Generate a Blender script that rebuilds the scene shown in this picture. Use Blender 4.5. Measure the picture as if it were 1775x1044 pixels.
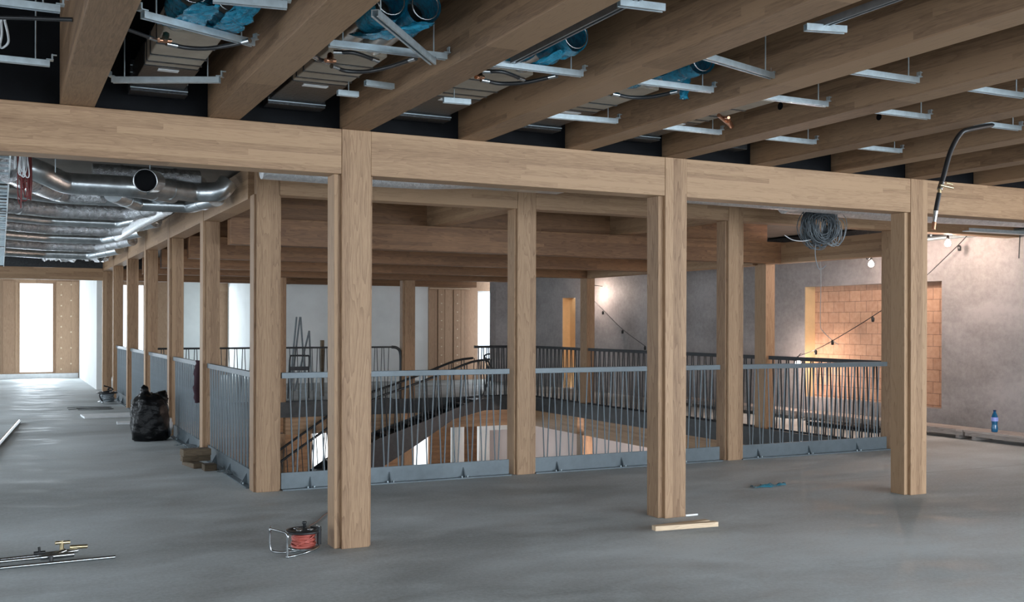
import bpy, bmesh, math, random
from mathutils import Vector, Matrix
random.seed(7)
PI = math.pi
for o in list(bpy.data.objects): bpy.data.objects.remove(o)
scene = bpy.context.scene
COL = scene.collection
# ---------------------------------------------------------------- camera
FPX, YAW, HY, CX, ROLL, H = 1811.0, math.radians(26.09), 562.2, 887.5, 0.00282, 1.56
cam = bpy.data.cameras.new('camera')
cam.sensor_fit = 'HORIZONTAL'; cam.sensor_width = 36.0
cam.lens = FPX / 1775.0 * 36.0
cam.shift_y = (HY - 522.0) / 1775.0
cam.clip_start = 0.05; cam.clip_end = 300
co = bpy.data.objects.new('camera', cam); COL.objects.link(co)
co.matrix_world = (Matrix.Translation((0, 0, H)) @ Matrix.Rotation(-YAW, 4, 'Z')
                   @ Matrix.Rotation(PI / 2, 4, 'X') @ Matrix.Rotation(ROLL, 4, 'Z'))
scene.camera = co
# ---------------------------------------------------------------- colour management, sky
vs = scene.view_settings
vs.view_transform = 'Standard'; vs.look = 'None'; vs.gamma = 1.0; vs.use_curve_mapping = False
vs.exposure = 0.47
w = bpy.data.worlds.new('overcast_sky'); scene.world = w; w.use_nodes = True
bg = w.node_tree.nodes['Background']
bg.inputs[0].default_value = (0.82, 0.91, 1.0, 1); bg.inputs[1].default_value = 2.6

def area(name, loc, rot, sx, sy, power, col=(1, 1, 1)):
    l = bpy.data.lights.new(name, 'AREA'); l.shape = 'RECTANGLE'; l.size = sx; l.size_y = sy
    l.energy = power; l.color = col
    o = bpy.data.objects.new(name, l); COL.objects.link(o); o.location = loc; o.rotation_euler = rot
    return o
DAY = (0.80, 0.91, 1.0)
# daylight through the windows behind the camera (y = -5) and on the left side (x = -4.5)
for x, pw in ((-1.6, 70), (2.4, 220), (6.4, 400), (10.4, 540)):
    area('daylight_rear', (x, -4.85, 1.75), (PI / 2 - 0.92, 0, 0), 3.0, 2.7, pw, DAY)
for y, pw in ((-2.0, 6), (2.5, 10), (7.5, 22), (13.5, 62), (20.0, 125), (27.0, 95)):
    area('daylight_side', (-3.9, y, 1.5), (PI / 2 - 0.3, 0, -PI / 2), 3.0, 2.4, pw, DAY)
area('daylight_right', (12.25, -1.2, 1.8), (PI / 2 - 0.8, 0, PI / 2), 5.5, 2.4, 330, DAY)
# daylight through the far windows
area('daylight_far', (0.95, 32.1, 1.45), (PI / 2, 0, PI), 0.9, 2.5, 70, DAY)
area('daylight_far', (5.3, 32.1, 1.45), (PI / 2, 0, PI), 5.0, 2.4, 110, DAY)
area('daylight_far', (12.6, 26.8, 1.5), (PI / 2, 0, PI), 0.8, 2.0, 40, DAY)
# daylight in the storey below
area('daylight_lower', (7.6, 26.7, -1.6), (PI / 2, 0, PI), 2.0, 2.2, 90, DAY)
area('daylight_lower', (-3.0, 15, -1.6), (PI / 2, 0, -PI / 2), 6.0, 2.2, 120, DAY)

# ---------------------------------------------------------------- helpers
def ray(px, py):
    dx, dy = px - CX, py - HY
    c, s = math.cos(ROLL), math.sin(ROLL)
    x, y = c * dx + s * dy, -s * dx + c * dy
    return Vector((math.sin(YAW) * FPX + math.cos(YAW) * x, math.cos(YAW) * FPX - math.sin(YAW) * x, -y))
def P(px, py, x=None, y=None, z=None):
    d = ray(px, py)
    t = (z - H) / d.z if z is not None else (y / d.y if y is not None else x / d.x)
    return Vector((0, 0, H)) + d * t

class MB:
    def __init__(s): s.v = []; s.f = []; s.sm = []
    def add(s, vs_, fs, smooth=False):
        n = len(s.v); s.v += [tuple(v) for v in vs_]
        s.f += [tuple(i + n for i in f) for f in fs]; s.sm += [smooth] * len(fs)
        return s
    def box(s, x0, x1, y0, y1, z0, z1, M=None):
        v = [Vector(p) for p in ((x0, y0, z0), (x1, y0, z0), (x1, y1, z0), (x0, y1, z0), (x0, y0, z1), (x1, y0, z1), (x1, y1, z1), (x0, y1, z1))]
        if M: v = [M @ p for p in v]
        return s.add(v, [(0, 3, 2, 1), (4, 5, 6, 7), (0, 1, 5, 4), (1, 2, 6, 5), (2, 3, 7, 6), (3, 0, 4, 7)])
    def tube(s, pts, r, n=8, cap=True, closed=False, flat=1.0):
        pts = [Vector(p) for p in pts]; m = len(pts); rings = []
        rr = r if isinstance(r, (list, tuple)) else [r] * m
        t = (pts[1] - pts[0]).normalized()
        up = Vector((0, 0, 1)) if abs(t.z) < 0.9 else Vector((1, 0, 0))
        nrm = (up - t * up.dot(t)).normalized(); vs_ = []
        for i, p in enumerate(pts):
            if closed: d = pts[(i + 1) % m] - pts[i - 1]
            elif i == 0: d = pts[1] - pts[0]
            elif i == m - 1: d = pts[-1] - pts[-2]
            else: d = pts[i + 1] - pts[i - 1]
            if d.length > 1e-9: t = d.normalized()
            nrm = nrm - t * nrm.dot(t)
            if nrm.length < 1e-6: nrm = t.orthogonal()
            nrm.normalize(); b = t.cross(nrm)
            for k in range(n):
                a = 2 * PI * k / n
                vs_.append(p + nrm * (math.cos(a) * rr[i] * flat) + b * (math.sin(a) * rr[i]))
        fs = []
        for i in range(m if closed else m - 1):
            j = (i + 1) % m
            for k in range(n):
                l = (k + 1) % n
                fs.append((i * n + k, j * n + k, j * n + l, i * n + l))
        s.add(vs_, fs, True)
        if cap and not closed:
            s.add(vs_[:n], [tuple(range(n))]); s.add(vs_[-n:], [tuple(reversed(range(n)))])
        return s
    def lathe(s, prof, n=24, M=None, smooth=True):
        vs_ = []; fs = []
        for r, z in prof:
            for k in range(n):
                a = 2 * PI * k / n; p = Vector((r * math.cos(a), r * math.sin(a), z))
                vs_.append(M @ p if M else p)
        for i in range(len(prof) - 1):
            for k in range(n):
                l = (k + 1) % n
                fs.append((i * n + k, i * n + l, (i + 1) * n + l, (i + 1) * n + k))
        return s.add(vs_, fs, smooth)
    def prism(s, poly, axis, a0, a1):
        # poly: 2D outline; axis 'x','y','z' extrusion
        def mk(p, a):
            if axis == 'x': return (a, p[0], p[1])
            if axis == 'y': return (p[0], a, p[1])
            return (p[0], p[1], a)
        n = len(poly)
        v = [mk(p, a0) for p in poly] + [mk(p, a1) for p in poly]
        f = [tuple(range(n)), tuple(reversed(range(n, 2 * n)))] + [(i, i + n, (i + 1) % n + n, (i + 1) % n) for i in range(n)]
        return s.add(v, f)
    def build(s, name, mat, parent=None, bevel=0, fix=True):
        me = bpy.data.meshes.new(name); me.from_pydata(s.v, [], s.f)
        me.polygons.foreach_set('use_smooth', s.sm)
        if fix:
            bm = bmesh.new(); bm.from_mesh(me); bmesh.ops.recalc_face_normals(bm, faces=bm.faces); bm.to_mesh(me); bm.free()
        me.materials.append(mat)
        o = bpy.data.objects.new(name, me); COL.objects.link(o)
        if parent:
            o.parent = parent; o.matrix_parent_inverse = parent.matrix_world.inverted() if False else Matrix.Translation(-parent.location) 
        if bevel:
            m = o.modifiers.new('bevel', 'BEVEL'); m.width = bevel; m.segments = 2; m.limit_method = 'ANGLE'
        return o
def tag(o, label, cat, group=None, kind=None):
    o['label'] = label; o['category'] = cat
    if group: o['group'] = group
    if kind: o['kind'] = kind
    return o
def thing(name, loc, label, cat, group=None):
    o = bpy.data.objects.new(name, None); COL.objects.link(o); o.location = loc; o.empty_display_size = 0.1
    return tag(o, label, cat, group)
def struct(name, mb, mat):
    o = mb.build(name, mat); o['kind'] = 'structure'; return o
def copy_tree(root, loc, label=None, group=None):
    r = root.copy(); COL.objects.link(r); r.location = loc
    if label: r['label'] = label
    if group: r['group'] = group
    for ch in list(root.children):
        c = ch.copy(); COL.objects.link(c); c.parent = r
        for g in ch.children:
            d = g.copy(); COL.objects.link(d); d.parent = c
    return r
def smooth_path(pts, k=6):
    pts = [Vector(p) for p in pts]; out = []
    n = len(pts)
    for i in range(n - 1):
        p0 = pts[max(i - 1, 0)]; p1 = pts[i]; p2 = pts[i + 1]; p3 = pts[min(i + 2, n - 1)]
        for j in range(k):
            t = j / k
            out.append(0.5 * ((2 * p1) + (p2 - p0) * t + (2 * p0 - 5 * p1 + 4 * p2 - p3) * t * t + (3 * p1 - p0 - 3 * p2 + p3) * t ** 3))
    out.append(pts[-1]); return out

# ---------------------------------------------------------------- materials
def newmat(name):
    m = bpy.data.materials.new(name); m.use_nodes = True
    nt = m.node_tree; return m, nt, nt.nodes['Principled BSDF']
def N(nt, typ, **kw):
    n = nt.nodes.new(typ)
    for k, v in kw.items():
        if isinstance(k, str) and hasattr(n, k): setattr(n, k, v)
    return n
def math_(nt, op, a, b=None, c=None):
    n = nt.nodes.new('ShaderNodeMath'); n.operation = op
    for i, v in enumerate((a, b, c)):
        if v is None: continue
        if isinstance(v, (int, float)): n.inputs[i].default_value = v
        else: nt.links.new(v, n.inputs[i])
    return n.outputs[0]
def mixc(nt, fac, a, b, mode='MIX'):
    n = nt.nodes.new('ShaderNodeMix'); n.data_type = 'RGBA'; n.blend_type = mode
    for sock, v in ((n.inputs[0], fac), (n.inputs[6], a), (n.inputs[7], b)):
        if isinstance(v, (int, float)): sock.default_value = v
        elif isinstance(v, tuple): sock.default_value = (*v[:3], 1)
        else: nt.links.new(v, sock)
    return n.outputs[2]
def ramp(nt, fac, stops):
    n = nt.nodes.new('ShaderNodeValToRGB'); el = n.color_ramp.elements
    while len(el) < len(stops): el.new(0.5)
    for e, (p, c) in zip(el, stops): e.position = p; e.color = (*c[:3], 1) if not isinstance(c, (int, float)) else (c, c, c, 1)
    nt.links.new(fac, n.inputs[0]); return n.outputs[0]
def noise(nt, vec, scale, detail=3, rough=0.5, dist=0):
    n = nt.nodes.new('ShaderNodeTexNoise'); n.inputs['Scale'].default_value = scale
    n.inputs['Detail'].default_value = detail; n.inputs['Roughness'].default_value = rough; n.inputs['Distortion'].default_value = dist
    nt.links.new(vec, n.inputs['Vector']); return n.outputs[0]
def bump(nt, bs, h, strength=0.2, dist=0.01):
    n = nt.nodes.new('ShaderNodeBump'); n.inputs['Strength'].default_value = strength; n.inputs['Distance'].default_value = dist
    nt.links.new(h, n.inputs['Height']); nt.links.new(n.outputs[0], bs.inputs['Normal'])

def wood(name, axis, dark=(0.185, 0.098, 0.048), light=(0.385, 0.24, 0.135), lam=0.04, seg=1.3, rough=0.6, ring=1.0, ra=0.34):
    """glued laminated timber; grain runs along `axis`"""
    m, nt, bs = newmat(name)
    tc = nt.nodes.new('ShaderNodeTexCoord'); sep = nt.nodes.new('ShaderNodeSeparateXYZ')
    nt.links.new(tc.outputs['Object'], sep.inputs[0])
    oi = nt.nodes.new('ShaderNodeObjectInfo')
    ax = {'x': 0, 'y': 1, 'z': 2}[axis]
    al = sep.outputs[ax]; ot = [sep.outputs[i] for i in range(3) if i != ax]
    # a = lamella direction, b = other
    if axis == 'z': A, B = ot[0], ot[1]
    else: A, B = ot[1], ot[0]
    li = math_(nt, 'FLOOR', math_(nt, 'DIVIDE', A, lam))
    wn1 = nt.nodes.new('ShaderNodeTexWhiteNoise'); wn1.noise_dimensions = '1D'; nt.links.new(li, wn1.inputs['W'])
    sg = math_(nt, 'FLOOR', math_(nt, 'DIVIDE', math_(nt, 'ADD', al, math_(nt, 'MULTIPLY', wn1.outputs[0], 7.0)), seg))
    cmb = nt.nodes.new('ShaderNodeCombineXYZ'); nt.links.new(li, cmb.inputs[0]); nt.links.new(sg, cmb.inputs[1]); nt.links.new(oi.outputs['Random'], cmb.inputs[2])
    wn = nt.nodes.new('ShaderNodeTexWhiteNoise'); wn.noise_dimensions = '3D'; nt.links.new(cmb.outputs[0], wn.inputs['Vector'])
    # grain coordinates, shifted per lamella
    sh = math_(nt, 'MULTIPLY', wn.outputs[0], 30.0)
    g = nt.nodes.new('ShaderNodeCombineXYZ')
    nt.links.new(math_(nt, 'ADD', math_(nt, 'MULTIPLY', al, 0.07), sh), g.inputs[0]); nt.links.new(A, g.inputs[1]); nt.links.new(B, g.inputs[2])
    fine = noise(nt, g.outputs[0], 150, 3, 0.65)
    g2 = nt.nodes.new('ShaderNodeCombineXYZ')
    nt.links.new(math_(nt, 'ADD', math_(nt, 'MULTIPLY', al, 0.10), sh), g2.inputs[0]); nt.links.new(A, g2.inputs[1]); nt.links.new(B, g2.inputs[2])
    med = noise(nt, g2.outputs[0], 9, 2, 0.5)
    rings = math_(nt, 'FRACT', math_(nt, 'MULTIPLY', med, 14.0 * ring))
    rings = math_(nt, 'POWER', rings, 2.0)
    fac = math_(nt, 'ADD', math_(nt, 'MULTIPLY', fine, 0.75), math_(nt, 'MULTIPLY', rings, -ra))
    fac = math_(nt, 'ADD', fac, math_(nt, 'MULTIPLY', wn.outputs[0], 0.42))
    fac = math_(nt, 'ADD', fac, math_(nt, 'MULTIPLY', oi.outputs['Random'], 0.12))
    col = ramp(nt, fac, [(0.12, dark), (0.75, light)])
    # knots
    vo = nt.nodes.new('ShaderNodeTexVoronoi'); vo.inputs['Scale'].default_value = 2.6
    g3 = nt.nodes.new('ShaderNodeCombineXYZ')
    nt.links.new(math_(nt, 'MULTIPLY', al, 0.55), g3.inputs[0]); nt.links.new(A, g3.inputs[1]); nt.links.new(B, g3.inputs[2])
    nt.links.new(g3.outputs[0], vo.inputs['Vector'])
    kn = ramp(nt, vo.outputs['Distance'], [(0.0, 1.0), (0.055, 0.0)])
    col = mixc(nt, math_(nt, 'MULTIPLY', kn, 0.6), col, (0.10, 0.055, 0.03))
    # lamella glue lines
    fr = math_(nt, 'FRACT', math_(nt, 'DIVIDE', A, lam))
    ln = math_(nt, 'LESS_THAN', fr, 0.03)
    col = mixc(nt, math_(nt, 'MULTIPLY', ln, 0.22), col, (0.14, 0.085, 0.05))
    nt.links.new(col, bs.inputs['Base Color']); bs.inputs['Roughness'].default_value = rough
    bump(nt, bs, fac, 0.12, 0.004)
    return m

WX = wood('glulam_along_x', 'x', ra=0.16); WY = wood('glulam_along_y', 'y', ra=0.16); WZ = wood('oak_column', 'z', lam=0.075, seg=9.0, ring=0.8, ra=0.30)
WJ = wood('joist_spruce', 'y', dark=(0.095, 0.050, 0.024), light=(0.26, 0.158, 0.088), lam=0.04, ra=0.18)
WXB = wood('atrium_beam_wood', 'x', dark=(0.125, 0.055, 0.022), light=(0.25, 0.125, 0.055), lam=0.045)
WP = wood('panel_wood', 'z', dark=(0.34, 0.20, 0.12), light=(0.50, 0.33, 0.21), lam=0.9, seg=9)
WOLD = wood('weathered_timber', 'x', dark=(0.05, 0.035, 0.02), light=(0.15, 0.11, 0.07), lam=0.5, rough=0.85)
WNEW = wood('fresh_timber', 'x', dark=(0.50, 0.35, 0.22), light=(0.72, 0.55, 0.38), lam=0.5)
WPL = wood('grey_planks', 'y', dark=(0.26, 0.23, 0.21), light=(0.50, 0.45, 0.42), lam=0.3, rough=0.8)

def plain(name, col, rough=0.5, metal=0.0, var=0.0, scale=8, bmp=0.0, spec=None, bscale=None):
    m, nt, bs = newmat(name)
    tc = nt.nodes.new('ShaderNodeTexCoord')
    n = noise(nt, tc.outputs['Object'], scale, 4, 0.6)
    d = tuple(max(0, c * (1 - var)) for c in col); l = tuple(min(1, c * (1 + var)) for c in col)
    nt.links.new(ramp(nt, n, [(0.3, d), (0.7, l)]), bs.inputs['Base Color'])
    bs.inputs['Roughness'].default_value = rough; bs.inputs['Metallic'].default_value = metal
    if spec is not None: bs.inputs['Specular IOR Level'].default_value = spec
    if bmp:
        n2 = noise(nt, tc.outputs['Object'], bscale or scale * 3, 4, 0.6); bump(nt, bs, n2, bmp, 0.01)
    return m
def concrete_floor():
    m, nt, bs = newmat('screed_floor'); tc = nt.nodes.new('ShaderNodeTexCoord')
    mp = nt.nodes.new('ShaderNodeMapping'); mp.inputs['Scale'].default_value = (0.55, 1.0, 1); nt.links.new(tc.outputs['Object'], mp.inputs[0])
    a = noise(nt, mp.outputs[0], 0.55, 4, 0.55, 0.4); b = noise(nt, tc.outputs['Object'], 34, 8, 0.8); c = noise(nt, mp.outputs[0], 2.4, 7, 0.7, 0.5)
    f = math_(nt, 'ADD', math_(nt, 'MULTIPLY', a, 0.5), math_(nt, 'ADD', math_(nt, 'MULTIPLY', b, 0.26), math_(nt, 'MULTIPLY', c, 0.24)))
    col = ramp(nt, f, [(0.40, (0.29, 0.305, 0.30)), (0.50, (0.46, 0.49, 0.495)), (0.60, (0.62, 0.665, 0.68))])
    # saw joint running along the room in front of the right hand column
    sep = nt.nodes.new('ShaderNodeSeparateXYZ'); nt.links.new(tc.outputs['Object'], sep.inputs[0])
    j = math_(nt, 'LESS_THAN', math_(nt, 'ABSOLUTE', math_(nt, 'ADD', sep.outputs[1], -8.0)), 0.006)
    j = math_(nt, 'MULTIPLY', j, math_(nt, 'GREATER_THAN', sep.outputs[0], 6.3))
    col = mixc(nt, math_(nt, 'MULTIPLY', j, 0.5), col, (0.09, 0.085, 0.08))
    # crumbs and scuffs
    v = nt.nodes.new('ShaderNodeTexVoronoi'); v.inputs['Scale'].default_value = 9; nt.links.new(tc.outputs['Object'], v.inputs['Vector'])
    sp = ramp(nt, v.outputs['Distance'], [(0.0, 1.0), (0.035, 0.0)])
    col = mixc(nt, math_(nt, 'MULTIPLY', sp, 0.4), col, (0.06, 0.06, 0.055))
    nt.links.new(col, bs.inputs['Base Color'])
    r = ramp(nt, c, [(0.38, 0.46), (0.60, 0.78)])
    nt.links.new(r, bs.inputs['Roughness']); bs.inputs['Specular IOR Level'].default_value = 0.36; bump(nt, bs, b, 0.10, 0.006)
    return m
def concrete_wall():
    m, nt, bs = newmat('concrete_wall'); tc = nt.nodes.new('ShaderNodeTexCoord')
    mp = nt.nodes.new('ShaderNodeMapping'); mp.inputs['Scale'].default_value = (1, 0.7, 1.3); nt.links.new(tc.outputs['Object'], mp.inputs[0])
    a = noise(nt, mp.outputs[0], 1.1, 5, 0.6, 0.3); b = noise(nt, tc.outputs['Object'], 12, 5, 0.7)
    f = math_(nt, 'ADD', math_(nt, 'MULTIPLY', a, 0.65), math_(nt, 'MULTIPLY', b, 0.35))
    nt.links.new(ramp(nt, f, [(0.36, (0.24, 0.225, 0.22)), (0.62, (0.42, 0.395, 0.39))]), bs.inputs['Base Color'])
    bs.inputs['Roughness'].default_value = 0.6; bump(nt, bs, f, 0.15, 0.01)
    return m
def blocks():
    m, nt, bs = newmat('clay_blocks'); tc = nt.nodes.new('ShaderNodeTexCoord')
    sep = nt.nodes.new('ShaderNodeSeparateXYZ'); nt.links.new(tc.outputs['Object'], sep.inputs[0])
    cmb = nt.nodes.new('ShaderNodeCombineXYZ'); nt.links.new(sep.outputs[1], cmb.inputs[0]); nt.links.new(sep.outputs[2], cmb.inputs[1])
    br = nt.nodes.new('ShaderNodeTexBrick'); nt.links.new(cmb.outputs[0], br.inputs['Vector'])
    br.inputs['Scale'].default_value = 1; br.inputs['Brick Width'].default_value = 0.247; br.inputs['Row Height'].default_value = 0.1775
    br.inputs['Mortar Size'].default_value = 0.005; br.inputs['Mortar Smooth'].default_value = 0.2
    br.inputs['Color1'].default_value = (0.62, 0.37, 0.24, 1); br.inputs['Color2'].default_value = (0.50, 0.29, 0.19, 1); br.inputs['Mortar'].default_value = (0.13, 0.065, 0.04, 1)
    n = noise(nt, tc.outputs['Object'], 14, 4, 0.6)
    nt.links.new(mixc(nt, 0.35, br.outputs[0], ramp(nt, n, [(0.3, (0.4, 0.24, 0.16)), (0.7, (0.7, 0.5, 0.38))]), 'MIX'), bs.inputs['Base Color'])
    bs.inputs['Roughness'].default_value = 0.85
    return m
def emit(name, col, st):
    m = bpy.data.materials.new(name); m.use_nodes = True; nt = m.node_tree
    for n in list(nt.nodes): nt.nodes.remove(n)
    e = nt.nodes.new('ShaderNodeEmission'); e.inputs[0].default_value = (*col, 1); e.inputs[1].default_value = st
    o = nt.nodes.new('ShaderNodeOutputMaterial'); nt.links.new(e.outputs[0], o.inputs[0]); return m
def foil():
    m, nt, bs = newmat('crinkled_foil'); tc = nt.nodes.new('ShaderNodeTexCoord')
    a = noise(nt, tc.outputs['Object'], 22, 5, 0.7, 0.6)
    nt.links.new(ramp(nt, a, [(0.3, (0.6, 0.61, 0.62)), (0.7, (0.93, 0.94, 0.96))]), bs.inputs['Base Color'])
    bs.inputs['Metallic'].default_value = 0.75; bs.inputs['Roughness'].default_value = 0.32
    bump(nt, bs, a, 0.9, 0.02); return m
def spiral():
    m, nt, bs = newmat('galvanised_duct'); tc = nt.nodes.new('ShaderNodeTexCoord')
    a = noise(nt, tc.outputs['Object'], 9, 3, 0.6)
    nt.links.new(ramp(nt, a, [(0.3, (0.42, 0.45, 0.47)), (0.7, (0.66, 0.70, 0.72))]), bs.inputs['Base Color'])
    bs.inputs['Metallic'].default_value = 1.0; bs.inputs['Roughness'].default_value = 0.30
    bump(nt, bs, a, 0.25, 0.01); return m
def film(name, col, alpha=0.75):
    m, nt, bs = newmat(name); tc = nt.nodes.new('ShaderNodeTexCoord')
    a = noise(nt, tc.outputs['Object'], 30, 4, 0.7, 1.0)
    nt.links.new(ramp(nt, a, [(0.35, tuple(c * 0.45 for c in col)), (0.7, col)]), bs.inputs['Base Color'])
    bs.inputs['Roughness'].default_value = 0.22; bs.inputs['Alpha'].default_value = alpha
    bump(nt, bs, a, 0.8, 0.02); return m
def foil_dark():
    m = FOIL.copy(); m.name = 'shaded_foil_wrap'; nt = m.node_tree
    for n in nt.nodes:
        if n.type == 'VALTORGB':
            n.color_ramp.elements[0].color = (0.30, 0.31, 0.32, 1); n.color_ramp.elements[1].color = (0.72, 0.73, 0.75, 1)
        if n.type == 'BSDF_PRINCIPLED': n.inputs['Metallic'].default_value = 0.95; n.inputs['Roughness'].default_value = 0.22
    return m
FLOOR = concrete_floor(); CONC = concrete_wall(); BLK = blocks(); FOIL = foil(); GALV = spiral()
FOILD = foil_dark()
SOFFIT = plain('slab_soffit', (0.17, 0.15, 0.13), 0.6, 0, 0.2, 3)
BLACKB = plain('black_board', (0.0035, 0.0038, 0.005), 0.7, 0, 0.4, 6, 0.1, spec=0.12)
WHITE = plain('white_plaster', (0.86, 0.88, 0.87), 0.7, 0, 0.06, 1.5)
WARMW = plain('lamplit_plaster', (0.80, 0.70, 0.67), 0.7, 0, 0.05, 1.5)  # white plaster with the warm lamp light put into its colour
STEELB = plain('primed_blue_grey_steel', (0.120, 0.148, 0.166), 0.42, 0.2, 0.10, 12)
STEELD = plain('dark_steel', (0.030, 0.032, 0.035), 0.45, 0.4, 0.2, 12)
BLK_SLAB = plain('dark_slab_edge', (0.045, 0.048, 0.05), 0.6, 0, 0.3, 8)
ZINC = plain('zinc_channel', (0.50, 0.58, 0.62), 0.34, 0.75, 0.12, 25)
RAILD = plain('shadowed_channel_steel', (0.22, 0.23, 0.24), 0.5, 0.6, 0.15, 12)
CHROME = plain('chrome', (0.48, 0.50, 0.51), 0.24, 1.0, 0.05, 20)
COPPER = plain('copper_fitting', (0.55, 0.28, 0.17), 0.28, 1.0, 0.2, 30)
BRASS = plain('brass_fitting', (0.62, 0.50, 0.30), 0.3, 1.0, 0.2, 30)
RUBBER = plain('black_rubber', (0.012, 0.012, 0.013), 0.35, 0, 0.2, 20)
PLASTK = plain('black_plastic', (0.018, 0.019, 0.021), 0.3, 0, 0.3, 20)
CARD = plain('buff_duct_liner', (0.36, 0.30, 0.235), 0.75, 0, 0.15, 6, 0.2)
BOXBLK = plain('dark_foil_box', (0.035, 0.037, 0.04), 0.30, 0.5, 0.3, 30, 0.6, bscale=60)
REDC = plain('red_cable', (0.45, 0.10, 0.075), 0.45, 0, 0.15, 20)
GREYC = plain('grey_cable', (0.23, 0.26, 0.28), 0.5, 0, 0.15, 20)
WHITEC = plain('white_cable', (0.62, 0.64, 0.66), 0.5, 0, 0.1, 20)
BLUEF = film('blue_film', (0.015, 0.38, 0.62), 0.88)
BAG = plain('black_bin_bag', (0.003, 0.0033, 0.004), 0.25, 0, 0.3, 20, 1.0, bscale=18, spec=0.22)
FOAM = plain('white_foam_sheet', (0.82, 0.84, 0.85), 0.6, 0, 0.08, 8)
YELL = plain('beige_reveal', (0.62, 0.45, 0.25), 0.7, 0, 0.1, 3)
ORNG = plain('orange_reveal', (0.75, 0.45, 0.20), 0.7, 0, 0.1, 3)
BULB = emit('lit_bulb', (1.0, 0.78, 0.66), 420.0)
DOT = plain('pale_plug', (0.75, 0.62, 0.45), 0.6, 0, 0.05, 5)
BLUEP = plain('blue_bottle_plastic', (0.02, 0.17, 0.36), 0.12, 0, 0.2, 8); BLUEP.node_tree.nodes['Principled BSDF'].inputs['Transmission Weight'].default_value = 0.35
def glassm():
    m, nt, bs = newmat('window_glass')
    bs.inputs['Base Color'].default_value = (0.9, 0.95, 1, 1); bs.inputs['Roughness'].default_value = 0.02
    bs.inputs['Transmission Weight'].default_value = 1.0; bs.inputs['IOR'].default_value = 1.02
    return m
GLASS = glassm()

# ================================================================ STRUCTURE
ZC = 3.08          # ceiling beyond the front beam
ZH = 3.75          # ceiling above the front joists
YF = 32.3          # far facade
VX0, VX1, VY0, VY1 = 2.36, 10.19, 9.95, 20.32   # the void
mb = MB()
for x0, x1, y0, y1 in ((-4.0, 12.42, -5.0, VY0), (-4.0, VX0, VY0, VY1), (VX1, 12.42, VY0, VY1), (-4.0, 12.42, VY1, 27.0), (-4.0, 6.4, 27.0, YF)):
    mb.box(x0, x1, y0, y1, -0.20, 0.0)
fl = struct('floor', mb, FLOOR)
mb = MB()   # dark steel slab nosing around the void
mb.box(VX1 - 0.03, VX1 + 0.0, VY0, VY1, -0.26, 0.02); mb.box(VX0, VX1 - 0.03, VY1 - 0.03, VY1, -0.28, 0.02)
mb.box(VX0, VX1 - .03, VY0, VY0 + 0.03, -0.26, 0.0); mb.box(VX0, VX0 + .03, VY0 + .03, VY1 - .03, -0.26, 0.0)
struct('trim_1', mb, BLK_SLAB)
mb = MB().box(-4.0, 12.42, 7.20, 27.0, ZC, ZC + 0.15).box(-4.0, 6.4, 27.0, YF, ZC, ZC + 0.15)
struct('ceiling', mb, SOFFIT)
struct('ceiling_front', MB().box(-4.0, 12.42, -5.0, 7.05, ZH, ZH + 0.15), BLACKB)
struct('wall_bulkhead', MB().box(-4.0, 12.42, 7.06, 7.20, 2.915, ZH), BLACKB)
# right hand concrete wall with the blocked up opening and a doorway far back
XW = 12.42
mb = MB()
OY0, OY1, OZ0, OZ1 = 11.01, 13.92, 0.33, 2.215
DY0, DY1, DZ = 21.9, 22.55, 2.21
XT = XW + 0.32
for y0, y1, z0, z1 in ((-5, -4.2, -0.2, ZC), (-4.2, 1.8, -0.2, 0.5), (-4.2, 1.8, 3.0, ZC), (1.8, OY0, -0.2, ZC), (OY0, OY1, -0.2, OZ0), (OY0, OY1, OZ1, ZC), (OY1, DY0, -0.2, ZC), (DY0, DY1, DZ, ZC), (DY1, 26.3, -0.2, ZC)):
    mb.box(XW, XT, y0, y1, z0, z1)
mb.box(XW, XT, -5, 7.05, ZC, ZH)
struct('wall_right', mb, CONC)
mb = MB().box(XW + 0.22, XT + 0.02, OY0 - 0.05, OY1 + 0.05, OZ0 - 0.05, OZ1 + 0.05)
struct('wall_block_infill', mb, BLK)
mb = MB().box(XW + 0.005, XW + 0.22, OY1 - 0.012, OY1 + 0.0, OZ0, OZ1)
struct('trim_2', mb, YELL)
mb = MB().box(XT - 0.04, XT + 0.8, DY0 - 0.4, DY0 - 0.3, -0.2, 2.5).box(XT + 0.75, XT + 0.85, DY0 - 0.3, DY1 + 0.5, -0.2, 2.5).box(XW + .01, XT + 0.8, DY1 - 0.01, DY1 + 0.05, 0, DZ)
struct('wall_doorway', mb, ORNG)
# walls behind and to the left of the camera, with window openings
mb = MB(); xs = [-4.0, -3.1, -0.1, 0.9, 3.9, 4.9, 7.9, 8.9, 11.9, 12.42]
mb.box(-4, 12.42, -5.2, -5.0, -0.2, 0.4).box(-4, 12.42, -5.2, -5.0, 3.1, ZH)
for i in range(0, len(xs), 2): mb.box(xs[i], xs[i + 1], -5.2, -5.0, 0.4, 3.1)
struct('wall_rear', mb, CONC)
mb = MB().box(-4.2, -4.0, -5, YF, -0.2, 0.3).box(-4.2, -4.0, -5, YF, 2.7, ZH)
ys = [-5, -3.5, -0.5, 1.0, 4.0, 6.0, 9.0, 12.0, 15.0, 18.5, 21.5, 25.5, 28.5, YF]
for i in range(0, len(ys), 2): mb.box(-4.2, -4.0, ys[i], ys[i + 1], 0.3, 2.7)
struct('wall_left', mb, CONC)
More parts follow.
